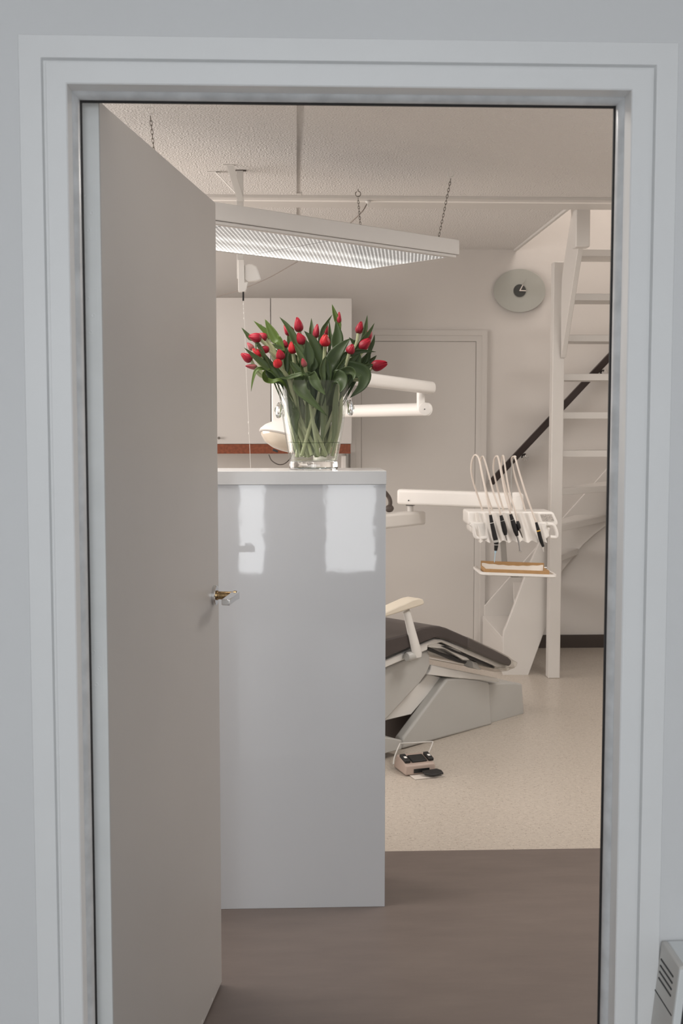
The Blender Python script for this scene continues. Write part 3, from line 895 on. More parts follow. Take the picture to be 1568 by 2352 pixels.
g.build('cord', white_plastic, cd)

# ================================================================== WALL CABINET
KY = 7.33
kb, kt = at(700, 1020, KY).z, at(700, 684, KY).z
kx = [at(x, 850, KY).x for x in (437, 622, 808.5)]
cabn = thing('wall_cabinet', ((kx[1]), 7.5, kb), 'white double door wall cabinet above the vase with red brown underside strip', 'cabinet')
MB().box(-.98, kx[2], KY + .020, FAR, kb, kt).build('body', cab_white, cabn, bevel=.001)
for i, (x0, x1) in enumerate(((-.975, kx[0]), (kx[0], kx[1]), (kx[1], kx[2]))):
    d = MB().box(x0 + .0025, x1 - .0025, KY, KY + .019, kb + .002, kt - .002).build('door', cab_white, cabn, bevel=.0015)
    if i < 2:
        q = at(503, 1006, KY)
        xk = q.x if i == 1 else x0 + .06
        MB().lathe([(.004, .019), (.004, .004), (.009, 0), (.009, -.004), (.0001, -.005)], (xk, KY - .018, q.z), (0, 1, 0), 16).build('knob', steel, d)
vz = at(700, 1042, KY).z
o = MB().box(-.98, at(805, 1030, KY).x, KY + .004, KY + .05, vz, kb).build('valance', wood_brown, cabn, bevel=.001); o['label'] = 'red brown wood strip under the cabinet'
# soap dispenser on the wall under the cabinet
dp = at(791, 1058, FAR - .05)
ds = thing('soap_dispenser', (dp.x, FAR - .05, dp.z - .05), 'small white wall dispenser under the cabinet beside the vase foot', 'dispenser')
MB().box(dp.x - .022, dp.x + .012, FAR - .08, FAR + .002, dp.z - .06, dp.z + .035).build('body', white_plastic, ds, bevel=.008, seg=3)
MB().box(dp.x + .012, dp.x + .017, FAR - .085, FAR - .001, dp.z - .07, dp.z + .05).build('back_plate', grey_enamel, ds, bevel=.001)

# ================================================================== CLOCK
ck_ = at(1191.5, 668.5, FAR)
clk = thing('wall_clock', (ck_.x, FAR, ck_.z), 'oval frosted glass wall clock with small dark centre', 'clock')
rx = (at(1251, 668, FAR).x - at(1132, 668, FAR).x) / 2; rzz = (at(1191, 619, FAR).z - at(1191, 718, FAR).z) / 2
def disc(g, rx_, rz_, y0, y1, n=72):
    pts = [V((ck_.x + math.cos(2 * math.pi * k / n) * rx_, y0, ck_.z + math.sin(2 * math.pi * k / n) * rz_)) for k in range(n)]
    return g.prism(pts, V((0, y1 - y0, 0)))
disc(MB(), rx, rzz, FAR - .024, FAR - .019).build('glass_face', clock_glass, clk, bevel=.001)
disc(MB(), .03, .03, FAR - .019, FAR, 32).build('wall_spacer', clock_dark, clk)
disc(MB(), .0415, .0415, FAR - .028, FAR - .024, 40).build('centre_disc', clock_dark, clk, bevel=.0008)
def hand(ang, l0, l1, w0, w1, y, name, m):
    d = V((math.sin(R(ang)), 0, math.cos(R(ang)))); s = V((d.z, 0, -d.x)); c = V((ck_.x, y, ck_.z))
    return MB().prism([c + d * l0 - s * w0, c + d * l1 - s * w1, c + d * l1 + s * w1, c + d * l0 + s * w0], V((0, -.0012, 0))).build(name, m, clk, smooth=False)
hh = hand(92, -.003, .041, .0035, .003, FAR - .0295, 'hour_hand', clock_hand)
mh = hand(28, -.003, .0415, .0035, .003, FAR - .031, 'minute_hand', clock_hand)
hand(28, .0415, .090, .003, .0012, FAR - .031, 'minute_hand_tip', clock_shade)
hand(92, .041, .050, .003, .0022, FAR - .0295, 'hour_hand_tip', clock_shade)

# ================================================================== STAIRCASE
RISE = .2265
stair = thing('staircase', (1.535, 6.78, 0), 'white open riser winding staircase with square post at the right', 'staircase')
px0, px1 = onz(1258.6, 1558, 0).x, onz(1285.5, 1558, 0).x
PYF = onz(1270, 1558, 0).y
ptop = at(1272, 601, PYF).z
MB().box(px0, px1, PYF, PYF + .075, 0, ptop).build('post', white_paint, stair, bevel=.004)
# lower stringer: a shaped board from the floor to the post
SY = onz(1180, 1550, 0).y
def sp(x, y): return at(x, y, SY)
pl = [(1154.5, 1551), (1213, 1551), (1257, 1430), (1264, 1405), (1264, 1180), (1238, 1246), (1215, 1299), (1165, 1432), (1157, 1450), (1155, 1465)]
MB().prism([sp(x, y) for x, y in pl], V((0, .036, 0))).build('stringer', white_paint, stair, bevel=.003)
# upper stringer: side board rising towards the ceiling opening
sx = at(1287.5, 820, PYF - .01).x
def sq(x, y): return onplane(x, y, V((sx, 0, 0)), V((1, 0, 0)))
prf = [sq(1287.8, 822), sq(1327, 569), sq(1337, 488), V((sx, 6.30, CEIL + .2)), V((sx, 6.60, CEIL + .2)), sq(1311, 494), sq(1299, 572), sq(1294.5, 602), sq(1289.5, 640), sq(1287.8, 700)]
MB().prism(prf, V((.030, 0, 0))).build('stringer', white_paint, stair, bevel=.003)
zz0 = at(1340, 567, 6.22).z
MB().box(at(1322, 540, 6.22).x, at(1355, 540, 6.22).x, 6.22, 6.30, zz0, CEIL + .20).build('newel_block', white_paint, stair, bevel=.006)
IN = {1: (1.243, SY + .036), 2: (1.315, SY + .036), 3: (1.395, SY + .036), 4: (1.47, SY + .036), 5: (1.545, 6.82), 6: (1.572, 6.80), 7: (1.572, 6.79)}
OUT = {1: (1.25, FAR - .03), 2: (1.455, FAR - .03), 3: (1.66, FAR - .03), 4: (1.865, FAR - .03), 5: (2.075, FAR - .03), 6: (2.40, 7.52), 7: (2.40, 6.83)}
TT = .040
for n in range(1, 7):
    z = RISE * n
    a, b, c, d = IN[n], OUT[n], OUT[n + 1], IN[n + 1]
    e = .03
    pts = [V((a[0], a[1], z - TT)), V((b[0], b[1], z - TT))]
    if n == 5: pts.append(V((2.40, FAR - .03, z - TT)))
    pts += [V((c[0] + (e if n < 5 else 0), c[1], z - TT)), V((d[0] + (.01 if n < 5 else 0), d[1], z - TT))]
    MB().prism(pts, V((0, 0, TT))).build('tread', white_paint, stair, bevel=.003)
BACK = {7: 6.80, 8: 6.80, 9: 6.775, 10: 6.66, 11: 6.492}
for n in range(7, 12):
    z = RISE * n
    x0 = (px1 if n < 9 else at((1306, 1323, 1337)[n - 9], 700, BACK[n]).x) - .012
    MB().box(x0, 2.40, BACK[n], BACK[n] + .22, z - TT, z).build('tread', white_paint, stair, bevel=.003)
# first riser and the wall side stringer
MB().box(1.252, 1.268, SY + .037, FAR - .03, 0, RISE - TT).build('riser', white_paint, stair, bevel=.001)
def wp_(x, y): return at(x, y, FAR - .03)
top_ = [(1112, 1392), (1200, 1293), (1300, 1182), (1394, 1077), (1440, 1026)]
bot_ = [(1440, 1165), (1394, 1205), (1365, 1227), (1339, 1251), (1315, 1281), (1291, 1311), (1180, 1440), (1150, 1475)]
pts = [wp_(x, y) for x, y in top_ + bot_] + [V((wp_(1112, 1480).x + .06, FAR - .03, .01)), V((wp_(1112, 1480).x, FAR - .03, .01))]
MB().prism(pts, V((0, .029, 0))).build('stringer', white_paint, stair, bevel=.002)
MB().prism([V((2.40, y, z)) for y, z in ((6.30, 2.55), (6.30, 2.86), (6.75, 2.86), (7.1, 2.2), (7.65, 1.6), (7.65, 1.0), (6.85, 1.25), (6.75, 1.9))], V((.04, 0, 0))).build('stringer', white_paint, stair)

# ---- handrail on the back wall
ra, rb_ = at(1127, 1109, FAR - .07), at(1425, 792, FAR - .07)
rail = thing('handrail', (ra + rb_) / 2, 'dark stained handrail sloping up the back wall beside the stairs', 'handrail')
d = (rb_ - ra).normalized(); n_ = V((0, 1, 0)); s_ = d.cross(n_)
MB().obox((ra + rb_) / 2, d * ((rb_ - ra).length / 2), n_ * .018, s_ * .0215).build('rail', rail_dark, rail, bevel=.005, seg=3)
for px, py in ((1205, 1050), (1385, 858)):
    q = at(px, py, FAR)
    bq = MB().lathe([(.026, 0), (.026, -.006), (.014, -.012), (.009, -.014), (.0001, -.014)], q, (0, 1, 0), 24).build('bracket', chrome, rail)
    up_ = q + V((-.03, -.07, .01))
    MB().tube(smooth_path([q + V((0, -.01, 0)), q + V((-.005, -.05, -.005)), up_], 10), .006, 8).build('bracket_arm', chrome, bq)

# ================================================================== DENTAL CHAIR
Pb = onz(924, 1722.7, 0); Pe = onz(1204, 1642, 0)
cu = (Pe - Pb).normalized(); cm = V((cu.y, -cu.x, 0))       # cm points to the viewer
def cp(x, y, off=0.0): return onplane(x, y, Pb + cm * off, cm)
def cprism(pts, off, wid): return MB().prism([cp(x, y, off) for x, y in pts], -cm * wid)
def y5(*p): return [(860 + x / 3.92, 1340 + y / 3.92) for x, y in p]
chair = thing('dental_chair', (Pb + Pe) / 2, 'reclined dental chair with dark brown upholstery on a grey white base', 'dental chair')
cprism(y5((250, 1494), (254, 1398), (655, 856), (760, 850), (930, 868), (1035, 890), (1062, 1273)), 0, .055).build('base_cover', grey_enamel, chair, bevel=.012, seg=3)
cprism(y5((250, 1494), (254, 1398), (655, 856), (760, 850), (930, 868), (1035, 890), (1062, 1273)), -.40, .055).build('base_cover', grey_enamel, chair, bevel=.012, seg=3)
cprism(y5((1000, 905), (1040, 903), (1150, 893), (1270, 893), (1331, 903), (1350, 1179), (1020, 1276)), -.020, .43).build('base_end', grey_enamel, chair, bevel=.010, seg=3)
cprism(y5((300, 1470), (305, 1405), (690, 885), (1030, 905), (1050, 1270)), -.055, .35).build('lift_mechanism', dark_mech, chair)
cprism(y5((478, 822), (505, 780), (512, 733), (600, 752), (1125, 858), (1120, 886), (900, 866), (700, 848)), .004, .45).build('base_top', white_enamel, chair, bevel=.004)
cprism(y5((410, 900), (478, 818), (612, 848), (330, 1180), (110, 1232), (-200, 1330), (-200, 1250)), -.045, .33).build('lift_arm', white_enamel, chair, bevel=.004)
cprism(y5((-300, 930), (100, 762), (250, 700), (478, 598), (497, 640), (503, 735), (470, 815), (410, 900), (108, 1228), (-300, 1400)), .03, .50).build('seat_frame', grey_enamel, chair, bevel=.010, seg=3)
cprism(y5((-300, 860), (105, 690), (395, 560), (540, 497), (605, 500), (845, 592), (1215, 752), (1190, 790), (840, 640), (610, 530), (480, 560), (480, 600), (240, 700), (100, 760), (-300, 930)), .075, .50).build('leg_rest_shell', white_enamel, chair, bevel=.006)
seat_pts = [(-300, 620), (-80, 560), (100, 505), (300, 455), (430, 400), (520, 386), (590, 386), (650, 402), (850, 490), (1100, 610), (1205, 664), (1236, 692), (1236, 722), (1218, 748),
            (1150, 726), (845, 590), (690, 522), (610, 496), (545, 490), (400, 545), (105, 668), (-300, 830)]
cprism(y5(*seat_pts), .105, .54).build('upholstery', dark_vinyl, chair, bevel=.022, seg=4)
# clear film over the foot end
pts = [(845, 482), (1100, 600), (1210, 656), (1245, 684), (1292, 712), (1278, 752), (1200, 792), (1085, 800), (1090, 770), (1215, 757), (1150, 733), (845, 600)]
cprism(y5(*pts), .112, .555).build('foot_cover', clear_plastic, chair, bevel=.006)
# black slide parts below the leg rest
g = cprism(y5((482, 582), (500, 576), (590, 618), (700, 652), (790, 692), (835, 704), (815, 726), (740, 700), (600, 640), (492, 602)), .05, .045)
for q in (((605, 565), (640, 563), (745, 610), (880, 660), (1085, 752), (1075, 768), (990, 735), (850, 672), (700, 612)),): 
    h = cprism(y5(*q), .07, .04); g.add(h.v, h.f)
g.build('slide_rail', black_plastic, chair, bevel=.002)
cprism(y5((480, 530), (520, 524), (760, 600), (860, 690), (800, 690), (640, 590), (490, 575)), .062, .10).build('slide_guard', white_enamel, chair, bevel=.003)
cprism(y5((880, 700), (920, 712), (960, 780), (930, 775), (890, 760)), .05, .06).build('slide_tab', grey_enamel, chair, bevel=.002)
# arm rest
cprism(y5((-200, 372), (100, 257), (350, 145), (400, 133), (438, 143), (449, 165), (445, 190), (405, 205), (100, 303), (-200, 415)), .14, .075).build('armrest', cream, chair, bevel=.010, seg=3)
a_, b_ = cp(*y5((286, 250))[0], .11), cp(*y5((383, 640))[0], .11)
ap = MB().tube([a_, a_ + (b_ - a_) * .5, b_, b_ + V((0, 0, -.012))], [.020, .024, .029, .026], 14, flat=.55, up=cu).build('armrest_post', white_enamel, chair)
q = cp(*y5((320, 655))[0], .10)
MB().lathe([(.001, 0), (.018, 0), (.022, -.006), (.022, -.055), (.001, -.055)], q - cu * .025, -cu, 20, cap=False).build('pivot_hub', grey_enamel, chair)
q0, q1 = cp(*y5((310, 700))[0], .085), cp(*y5((340, 640))[0], .085)
MB().tube([q1, q0], .007, 8).build('pivot_pin', chrome, chair)
# low floor plate beside the base
cprism(y5((-250, 1470), (105, 1387), (246, 1411), (246, 1492), (105, 1530), (-250, 1640)), .06, .36).build('floor_plate', grey_enamel, chair, bevel=.004)

# ---- foot control
fa, fb = onz(955.7, 1791.5, 0), onz(1022, 1784, 0)
pu = (fb - fa).normalized(); pv = V((-pu.y, pu.x, 0))
ped = thing('foot_control', fa + pu * .07 + pv * .12, 'tan foot control with black pads and wire handle on the speckled floor', 'foot pedal')
def pp(s, t, z): return fa + pu * s + pv * t + V((0, 0, z))
PW = (fb - fa).length
MB().prism([pp(-.005, 0, .001), pp(PW, 0, .001), pp(PW - .01, .06, .001), pp(PW, .22, .001), pp(-.005, .22, .001)], V((0, 0, .003))).build('base_plate', plate_metal, ped, bevel=.001)
g = MB()
b0, b1, t0, t1 = -.026, .118, .055, .195
vs = [pp(b0, t0, .004), pp(b1, t0, .004), pp(b1, t1, .004), pp(b0, t1, .004),
      pp(b0 + .004, t0 + .004, .046), pp(b1 - .004, t0 + .004, .046), pp(b1 - .006, t0 + .09, .064), pp(b0 + .006, t0 + .09, .064), pp(b1 - .012, t1 - .004, .060), pp(b0 + .012, t1 - .004, .060)]
g.add(vs, [[3, 2, 1, 0], [0, 1, 5, 4], [4, 5, 6, 7], [7, 6, 8, 9], [9, 8, 2, 3], [1, 2, 8, 6, 5], [0, 4, 7, 9, 3]])
g.build('body', tan_plastic, ped, bevel=.007, seg=3)
sl = (vs[6] - vs[5]).normalized(); sn = pu.cross(sl)
def pad(s0, s1, a, b, h, name):
    o_ = vs[4] + sl * a
    q = [o_ + pu * s0, o_ + pu * s1, o_ + pu * s1 + sl * (b - a), o_ + pu * s0 + sl * (b - a)]
    return MB().prism(q, sn * h).build(name, black_rubber, ped, bevel=.003)
pad(.038, .108, .020, .080, .008, 'centre_pad'); k1 = pad(.004, .030, .020, .085, .014, 'side_button'); k2 = pad(.116, .139, .020, .085, .014, 'side_button')
for k_, s in ((k1, .017), (k2, .128)):
    o_ = vs[4] + sl * .05 + pu * s + sn * .0142
    MB().obox(o_, pu * .006, sl * .007, sn * .0006).build('white_mark', white_plastic, k_, smooth=False)
MB().prism([pp(.012, t0 - .001, .012), pp(.085, t0 - .001, .012), pp(.085, t0 - .001, .030), pp(.012, t0 - .001, .030)], -pv * .0015).build('front_slot', black_plastic, ped, smooth=False)
MB().prism([pp(.045, .045, .016), pp(.045, .012, .013), pp(.075, -.012, .011), pp(.128, .0, .011), pp(.132, .030, .014), pp(.118, .050, .017)], V((0, 0, .008))).build('toe_pedal', black_rubber, ped, bevel=.003)
h0 = onz(903, 1756, .006)
hp_ = [h0, at(906, 1738, h0.y + .03), at(917, 1711, h0.y + .085), at(922, 1708, h0.y + .09), at(950, 1706.5, h0.y + .10), at(988, 1704, h0.y + .11), at(993, 1707, h0.y + .105), at(983, 1731, h0.y + .06)]
MB().tube(smooth_path(hp_, 40), .0058, 8, flat=.5).build('carry_handle', white_enamel, ped)

# ================================================================== DENTAL UNIT: column, arms, delivery head, tray
unit = thing('delivery_unit', (.06, 6.75, 0), 'white dental delivery unit with jointed arm, instrument console and hanging tray', 'dental unit')
COLX, COLY = at(735, 945, 6.62).x, 6.62
MB().lathe([(.16, 0), (.16, .03), (.05, .05), (.045, .9), (.040, 1.0), (.040, at(735, 930, COLY).z), (.03, at(735, 926, COLY).z), (.001, at(735, 926, COLY).z)], (COLX, COLY, 0), n=32).build('column', white_enamel, unit)
def bar(a, b, w_, h_, name, m, parent, bevel=.012):
    a, b = V(a), V(b); d = (b - a); L = d.length; d.normalize()
    s = d.cross(V((0, 0, 1))).normalized(); u = s.cross(d)
    return MB().obox((a + b) / 2, d * L / 2, s * w_ / 2, u * h_ / 2).build(name, m, parent, bevel=bevel, seg=4)
e_ = at(944, 1190, 6.55)
e0 = at(780, 1205, 5.55)
bar(e0, at(959, 1189, 6.63), .10, .078, 'lower_arm', white_plastic, unit, .014)
MB().tube([V((COLX, COLY, e0.z - .02)), V((COLX, COLY - .1, e0.z - .02)), e0 + V((0, .05, -.01)), e0], .035, 14).build('arm_link', white_plastic, unit)
MB().lathe([(.017, -.02), (.017, .06)], at(942, 1172, 6.55), n=20).build('elbow_post', white_plastic, unit)
MB().lathe([(.026, 0), (.026, .004)], at(942, 1161, 6.55), n=20).build('elbow_collar', black_plastic, unit)
ua, ub = at(917, 1140, 6.55), at(1195, 1150, 6.22)
ub.z = at(1195, 1151, 6.22).z
arm_u = bar(ua, ub, .09, .088, 'upper_arm', white_plastic, unit, .016)
MB().lathe([(.004, 0), (.004, -.003)], at(938, 1149.5, 6.47), (0, 1, 0), 10).build('screw_cap', black_plastic, unit)
# console
HY = 6.02
def hp2(x, y, Y=HY): return at(1040 + x / 5.6, 1020 + y / 5.6, Y)
MB().lathe([(.035, 0), (.035, .10), (.02, .115), (.0001, .115)], V((ub.x - .02, ub.y, hp2(800, 880).z - .02)), n=24).build('console_pivot', white_plastic, unit)
pl = [(195, 865), (1270, 870), (1300, 890), (1355, 1010), (1340, 1055), (1240, 1060), (215, 1045), (195, 1030)]
cons = MB().prism([hp2(x, y, HY + .02) for x, y in pl], V((0, .20, 0))).build('console', white_plastic, unit, bevel=.012, seg=3)
pl = [(215, 1045), (1260, 1060), (1235, 1180), (1190, 1225), (440, 1245), (225, 1130)]
MB().prism([hp2(x, y, HY + .03) for x, y in pl], V((0, .14, 0))).build('console_belly', white_plastic, unit, bevel=.012, seg=3)
# wavy instrument holder
vs, fs = [], []
NX, NZ = 60, 8
for j in range(NZ + 1):
    for i in range(NX + 1):
        u, v_ = i / NX, j / NZ
        x = 285 + 60 * v_ + (1085 - 285) * u + 60 * u * v_
        y = 885 + 370 * v_ + 12 * math.cos(u * 2 * math.pi * 7) * v_
        p = hp2(x, y, HY + .012 - .040 * v_ ** 1.3)
        p.y -= .012 * math.cos(u * 2 * math.pi * 7)
        vs.append(p)
o = len(vs)
vs += [p + V((0, .05 - .035 * 0, .0)) for p in vs]
W1 = NX + 1
for j in range(NZ):
    for i in range(NX):
        q = j * W1 + i
        fs.append([q, q + 1, q + W1 + 1, q + W1]); fs.append([o + q, o + q + W1, o + q + W1 + 1, o + q + 1])
for i in range(NX):
    fs.append([i, o + i, o + i + 1, i + 1]); q = NZ * W1 + i; fs.append([q, q + 1, o + q + 1, o + q])
for j in range(NZ):
    q = j * W1; fs.append([q, q + W1, o + q + W1, o + q]); q += NX; fs.append([q, o + q, o + q + W1, q + W1])
MB().add(vs, fs).build('instrument_holder', silicone, unit, ang=60)
MB().prism([hp2(x, y, HY - .012) for x, y in ((1090, 1005), (1200, 1010), (1245, 1185), (1195, 1225), (1110, 1150))], V((0, .06, 0))).build('holder_end', white_plastic, unit, bevel=.006)
MB().prism([hp2(x, y, HY - .012) for x, y in ((225, 1010), (400, 1005), (455, 1200), (440, 1245), (380, 1220), (300, 1110))], V((0, .06, 0))).build('holder_end', white_plastic, unit, bevel=.006)
MB().prism([hp2(x, y, HY + .0185) for x, y in ((1125, 905), (1265, 905), (1300, 990), (1155, 990))], V((0, -.002, 0))).build('keypad', keys_grey, unit, smooth=False)
for pts in (((225, 1030), (262, 1075), (285, 1180), (330, 1210), (450, 1200)), ((1215, 1030), (1290, 1045), (1330, 1130), (1325, 1195), (1250, 1195))):
    MB().tube(smooth_path([hp2(x, y, HY - .02) for x, y in pts], 24), .0098, 10).build('console_handle', white_plastic, unit)
# hanging tray
MB().prism([hp2(x, y, HY + .13) for x, y in ((600, 1230), (680, 1240), (705, 1600), (628, 1600))], V((0, .012, 0))).build('tray_hanger', grey_enamel, unit, bevel=.003)
ta, tb = hp2(355, 1690, HY - .07), hp2(1345, 1725, HY - .07)
tz = (ta.z + tb.z) / 2
ra_, rb2 = ta.x, tb.x
def rrect(x0, x1, y0, y1, r, z, n=6):
    pts = []
    for cx_, cy_, a0 in ((x1 - r, y1 - r, 0), (x0 + r, y1 - r, 90), (x0 + r, y0 + r, 180), (x1 - r, y0 + r, 270)):
        for k in range(n + 1):
            g_ = R(a0 + 90 * k / n); pts.append(V((cx_ + math.cos(g_) * r, cy_ + math.sin(g_) * r, z)))
    return pts
TY0 = HY - .07; TY1 = TY0 + .28
tilt = (ta.z - tb.z) / (rb2 - ra_)
def shear(pts): return [V((p.x, p.y, p.z - (p.x - (ra_ + rb2) / 2) * tilt)) for p in pts]
g = MB()
rings = [rrect(ra_ + .008, rb2 - .008, TY0 + .008, TY1 - .008, .03, tz), rrect(ra_, rb2, TY0, TY1, .035, tz + .004), rrect(ra_, rb2, TY0, TY1, .035, tz + .017), rrect(ra_ + .012, rb2 - .012, TY0 + .012, TY1 - .012, .028, tz + .017),
         rrect(ra_ + .016, rb2 - .016, TY0 + .016, TY1 - .016, .026, tz + .007)]
vs = []; n = len(rings[0])
for r_ in rings: vs += shear(r_)
fs = [list(range(n))[::-1], list(range(4 * n, 5 * n))]
for i in range(4):
    for k in range(n): fs.append([i * n + k, i * n + (k + 1) % n, (i + 1) * n + (k + 1) % n, (i + 1) * n + k])
g.add(vs, fs).build('tray', white_plastic, unit)
MB().box((ra_ + rb2) / 2 - .03, (ra_ + rb2) / 2 + .03, TY0 + .06, TY1 - .02, tz - .012, tz).build('tray_mount', grey_enamel, unit, bevel=.003)
# tan instrument box lying in the tray
q0, q1 = hp2(410, 1660, TY0 + .03), hp2(1240, 1660, TY0 + .03)
bxx0, bxx1, bz0 = q0.x, q1.x, tz + .0085
bxo = thing('instrument_box', ((bxx0 + bxx1) / 2, TY0 + .1, bz0), 'tan cardboard box lined with white paper on the hanging tray', 'box')
g = MB()
by0, by1, bh = TY0 + .03, TY0 + .17, .020
def sbox(g, x0, x1, y0, y1, z0, z1):
    b = [V((x0, y0, 0)), V((x1, y0, 0)), V((x1, y1, 0)), V((x0, y1, 0))]
    f = lambda p, z: V((p.x, p.y, z - (p.x - (ra_ + rb2) / 2) * tilt))
    return g.add([f(p, z0) for p in b] + [f(p, z1) for p in b], [[3, 2, 1, 0], [4, 5, 6, 7], [0, 1, 5, 4], [1, 2, 6, 5], [2, 3, 7, 6], [3, 0, 4, 7]])
sbox(g, bxx0, bxx1, by0, by1, bz0, bz0 + .003); sbox(g, bxx0, bxx1, by0, by0 + .006, bz0 + .003, bz0 + .0235)
sbox(g, bxx0, bxx1, by1 - .005, by1, bz0 + .003, bz0 + bh + .030)
sbox(g, bxx0, bxx0 + .004, by0 + .006, by1 - .005, bz0 + .003, bz0 + bh + .006); sbox(g, bxx1 - .004, bxx1, by0 + .006, by1 - .005, bz0 + .003, bz0 + bh + .006)
g.build('box_shell', cardboard, bxo, smooth=False)
g = MB(); vs, fs = [], []
for i in range(31):
    u = i / 30; x = bxx0 + .005 + (bxx1 - bxx0 - .010) * u
    zt2 = bz0 + .020 + .009 * (4 * (u - .5) ** 2) ** .8 + .0012 * math.sin(u * 40) - (x - (ra_ + rb2) / 2) * tilt
    zlow = bz0 + .004 - (x - (ra_ + rb2) / 2) * tilt
    vs += [V((x, by1 - .0065, zlow)), V((x, by1 - .0065, zt2 + .010))]
for i in range(30): fs.append([2 * i, 2 * i + 2, 2 * i + 3, 2 * i + 1])
g.add(vs, fs).build('paper_liner', paper, bxo, smooth=False, solid=.0008)
g = MB(); sbox(g, bxx0 + .005, bxx1 - .005, by0 + .007, by1 - .008, bz0 + .0035, bz0 + .006); g.build('paper_liner', paper, bxo, smooth=False)
# probe on the tray rear edge
pz = tz + .047
pr = MB().tube([V((hp2(950, 1575, TY1 - .06).x, TY1 - .06, hp2(950, 1572, TY1 - .06).z)), V((hp2(1205, 1588, TY1 - .05).x, TY1 - .05, hp2(1205, 1588, TY1 - .05).z))], .0026, 8)
tag(pr.build('dental_probe', chrome), 'thin steel probe lying behind the tan box on the tray', 'dental probe')

# hand pieces in the holder, each with its hose
def handpiece(name, label, hose, body, tip, rb1, extra=None):
    Yh = HY - .055
    top, bot = hp2(*body[0], Yh), hp2(*body[-1], Yh)
    t = thing(name, (top + bot) / 2, label, 'handpiece', 'handpieces on the delivery unit')
    P = [hp2(x, y, Yh) for x, y in body]
    SP = smooth_path(P, 16)
    prf = []
    for k in range(17):
        u = k / 16
        prf.append(rb1 * (.62 + .38 * min(1, u * 2.4)) * (1 - .35 * max(0, (u - .75) / .25)))
    b = MB().tube(SP, prf, 14).build('body', black_plastic, t)
    hp_pts = []
    for i, (x, y) in enumerate(hose):
        kk = i / (len(hose) - 1)
        hp_pts.append(hp2(x, y, HY + .10 - (.155) * kk))
    MB().tube(smooth_path(hp_pts + [top], 48), .0048, 8).build('hose', hose_mat, t)
    for m_, pts, r0, r1 in tip:
        Q = smooth_path([hp2(x, y, Yh - .001) for x, y in pts], 8)
        MB().tube(Q, [r0 + (r1 - r0) * k / 8 for k in range(9)], 10).build('tip', m_, t)
    for m_, u, w_ in (extra or []):
        k = int(u * 16); d = (SP[min(k + 1, 16)] - SP[k]).normalized()
        MB().lathe([(prf[k] * 1.06, -w_), (prf[k] * 1.06, w_)], SP[k], d, 16).build('ring', m_, b)
    return t
handpiece('dental_syringe', 'black handpiece with pale blue tip, first from the left on the console',
          [(385, 870), (330, 700), (270, 520), (235, 350), (245, 210), (285, 140), (330, 180), (365, 330), (410, 560), (455, 800)],
          [(480, 910), (500, 1020), (530, 1160), (550, 1240), (556, 1290), (548, 1370)], [(tip_blue, [(548, 1372), (543, 1400)], .006, .005), (tip_blue, [(543, 1400), (537, 1460), (532, 1520)], .0024, .0018)], .0130,
          [(grey_enamel, .66, .006), (white_plastic, .22, .0012), (white_plastic, .86, .001)])
handpiece('dental_handpiece', 'short black handpiece with steel nose, second from the left on the console',
          [(510, 870), (460, 720), (410, 540), (365, 360), (352, 230), (372, 160), (400, 190), (450, 360), (520, 620), (590, 820)],
          [(615, 915), (640, 1010), (662, 1100), (675, 1170)], [(chrome, [(672, 1165), (692, 1240)], .0055, .0028)], .0130, [(grey_enamel, .25, .001)])
handpiece('dental_handpiece', 'long black handpiece with bent steel head, third from the left on the console',
          [(655, 870), (610, 720), (560, 520), (520, 330), (530, 200), (560, 155), (585, 190), (620, 380), (670, 640), (720, 820)],
          [(740, 900), (770, 1000), (800, 1100), (825, 1180)], [(chrome, [(822, 1175), (845, 1260), (860, 1370)], .0062, .0042), (chrome, [(848, 1378), (880, 1380)], .0045, .004)], .0130, [(grey_enamel, .28, .001)])
handpiece('dental_handpiece', 'small black handpiece with shiny collar beside the bent steel one',
          [(760, 860), (720, 720), (660, 500), (620, 320), (625, 200), (640, 150), (655, 190), (685, 400), (730, 640), (790, 830)],
          [(828, 990), (840, 1040), (855, 1110)], [(chrome, [(850, 1080), (858, 1110)], .0085, .007), (steel, [(858, 1112), (880, 1165), (893, 1205)], .005, .002)], .0105)
handpiece('dental_scaler', 'black handpiece with yellow ring, furthest right on the console',
          [(935, 880), (880, 680), (800, 430), (760, 250), (755, 180), (780, 160), (800, 180), (850, 360), (930, 620), (1020, 880)],
          [(1068, 1005), (1095, 1100), (1125, 1220), (1160, 1320)], [(white_plastic, [(1158, 1320), (1160, 1360), (1168, 1385)], .0018, .0010)], .0105, [(ring_yellow, .40, .003)])
# small end cap where the right hose loops over its rod
q = hp2(795, 165, HY + .02)
rod = MB().tube(smooth_path([hp2(760, 870, HY + .13), hp2(750, 500, HY + .08), hp2(760, 230, HY + .04), q], 16), .0035, 8)
o = rod.build('hose_rod', grey_enamel, unit)
MB().ball(q, .008, n=12).build('rod_end', white_plastic, o)

# suction hose loop beside the counter
g = smooth_path([V((COLX, COLY, 1.02)), at(840, 1135, 6.3), at(876, 1128, 6.2), at(890, 1138, 6.2), at(896, 1152, 6.2), at(894, 1168, 6.2)], 40)
o = MB().tube(g, [.011] * 38 + [.012, .013, .013], 10)
o = o.build('suction_hose', dark_mech, unit); o['label'] = 'dark brown hose loop'
MB().ball(at(894, 1168, 6.19), .021, axis=(1, 0, .1), h=.024, n=16).build('hose_end', dark_mech, o)

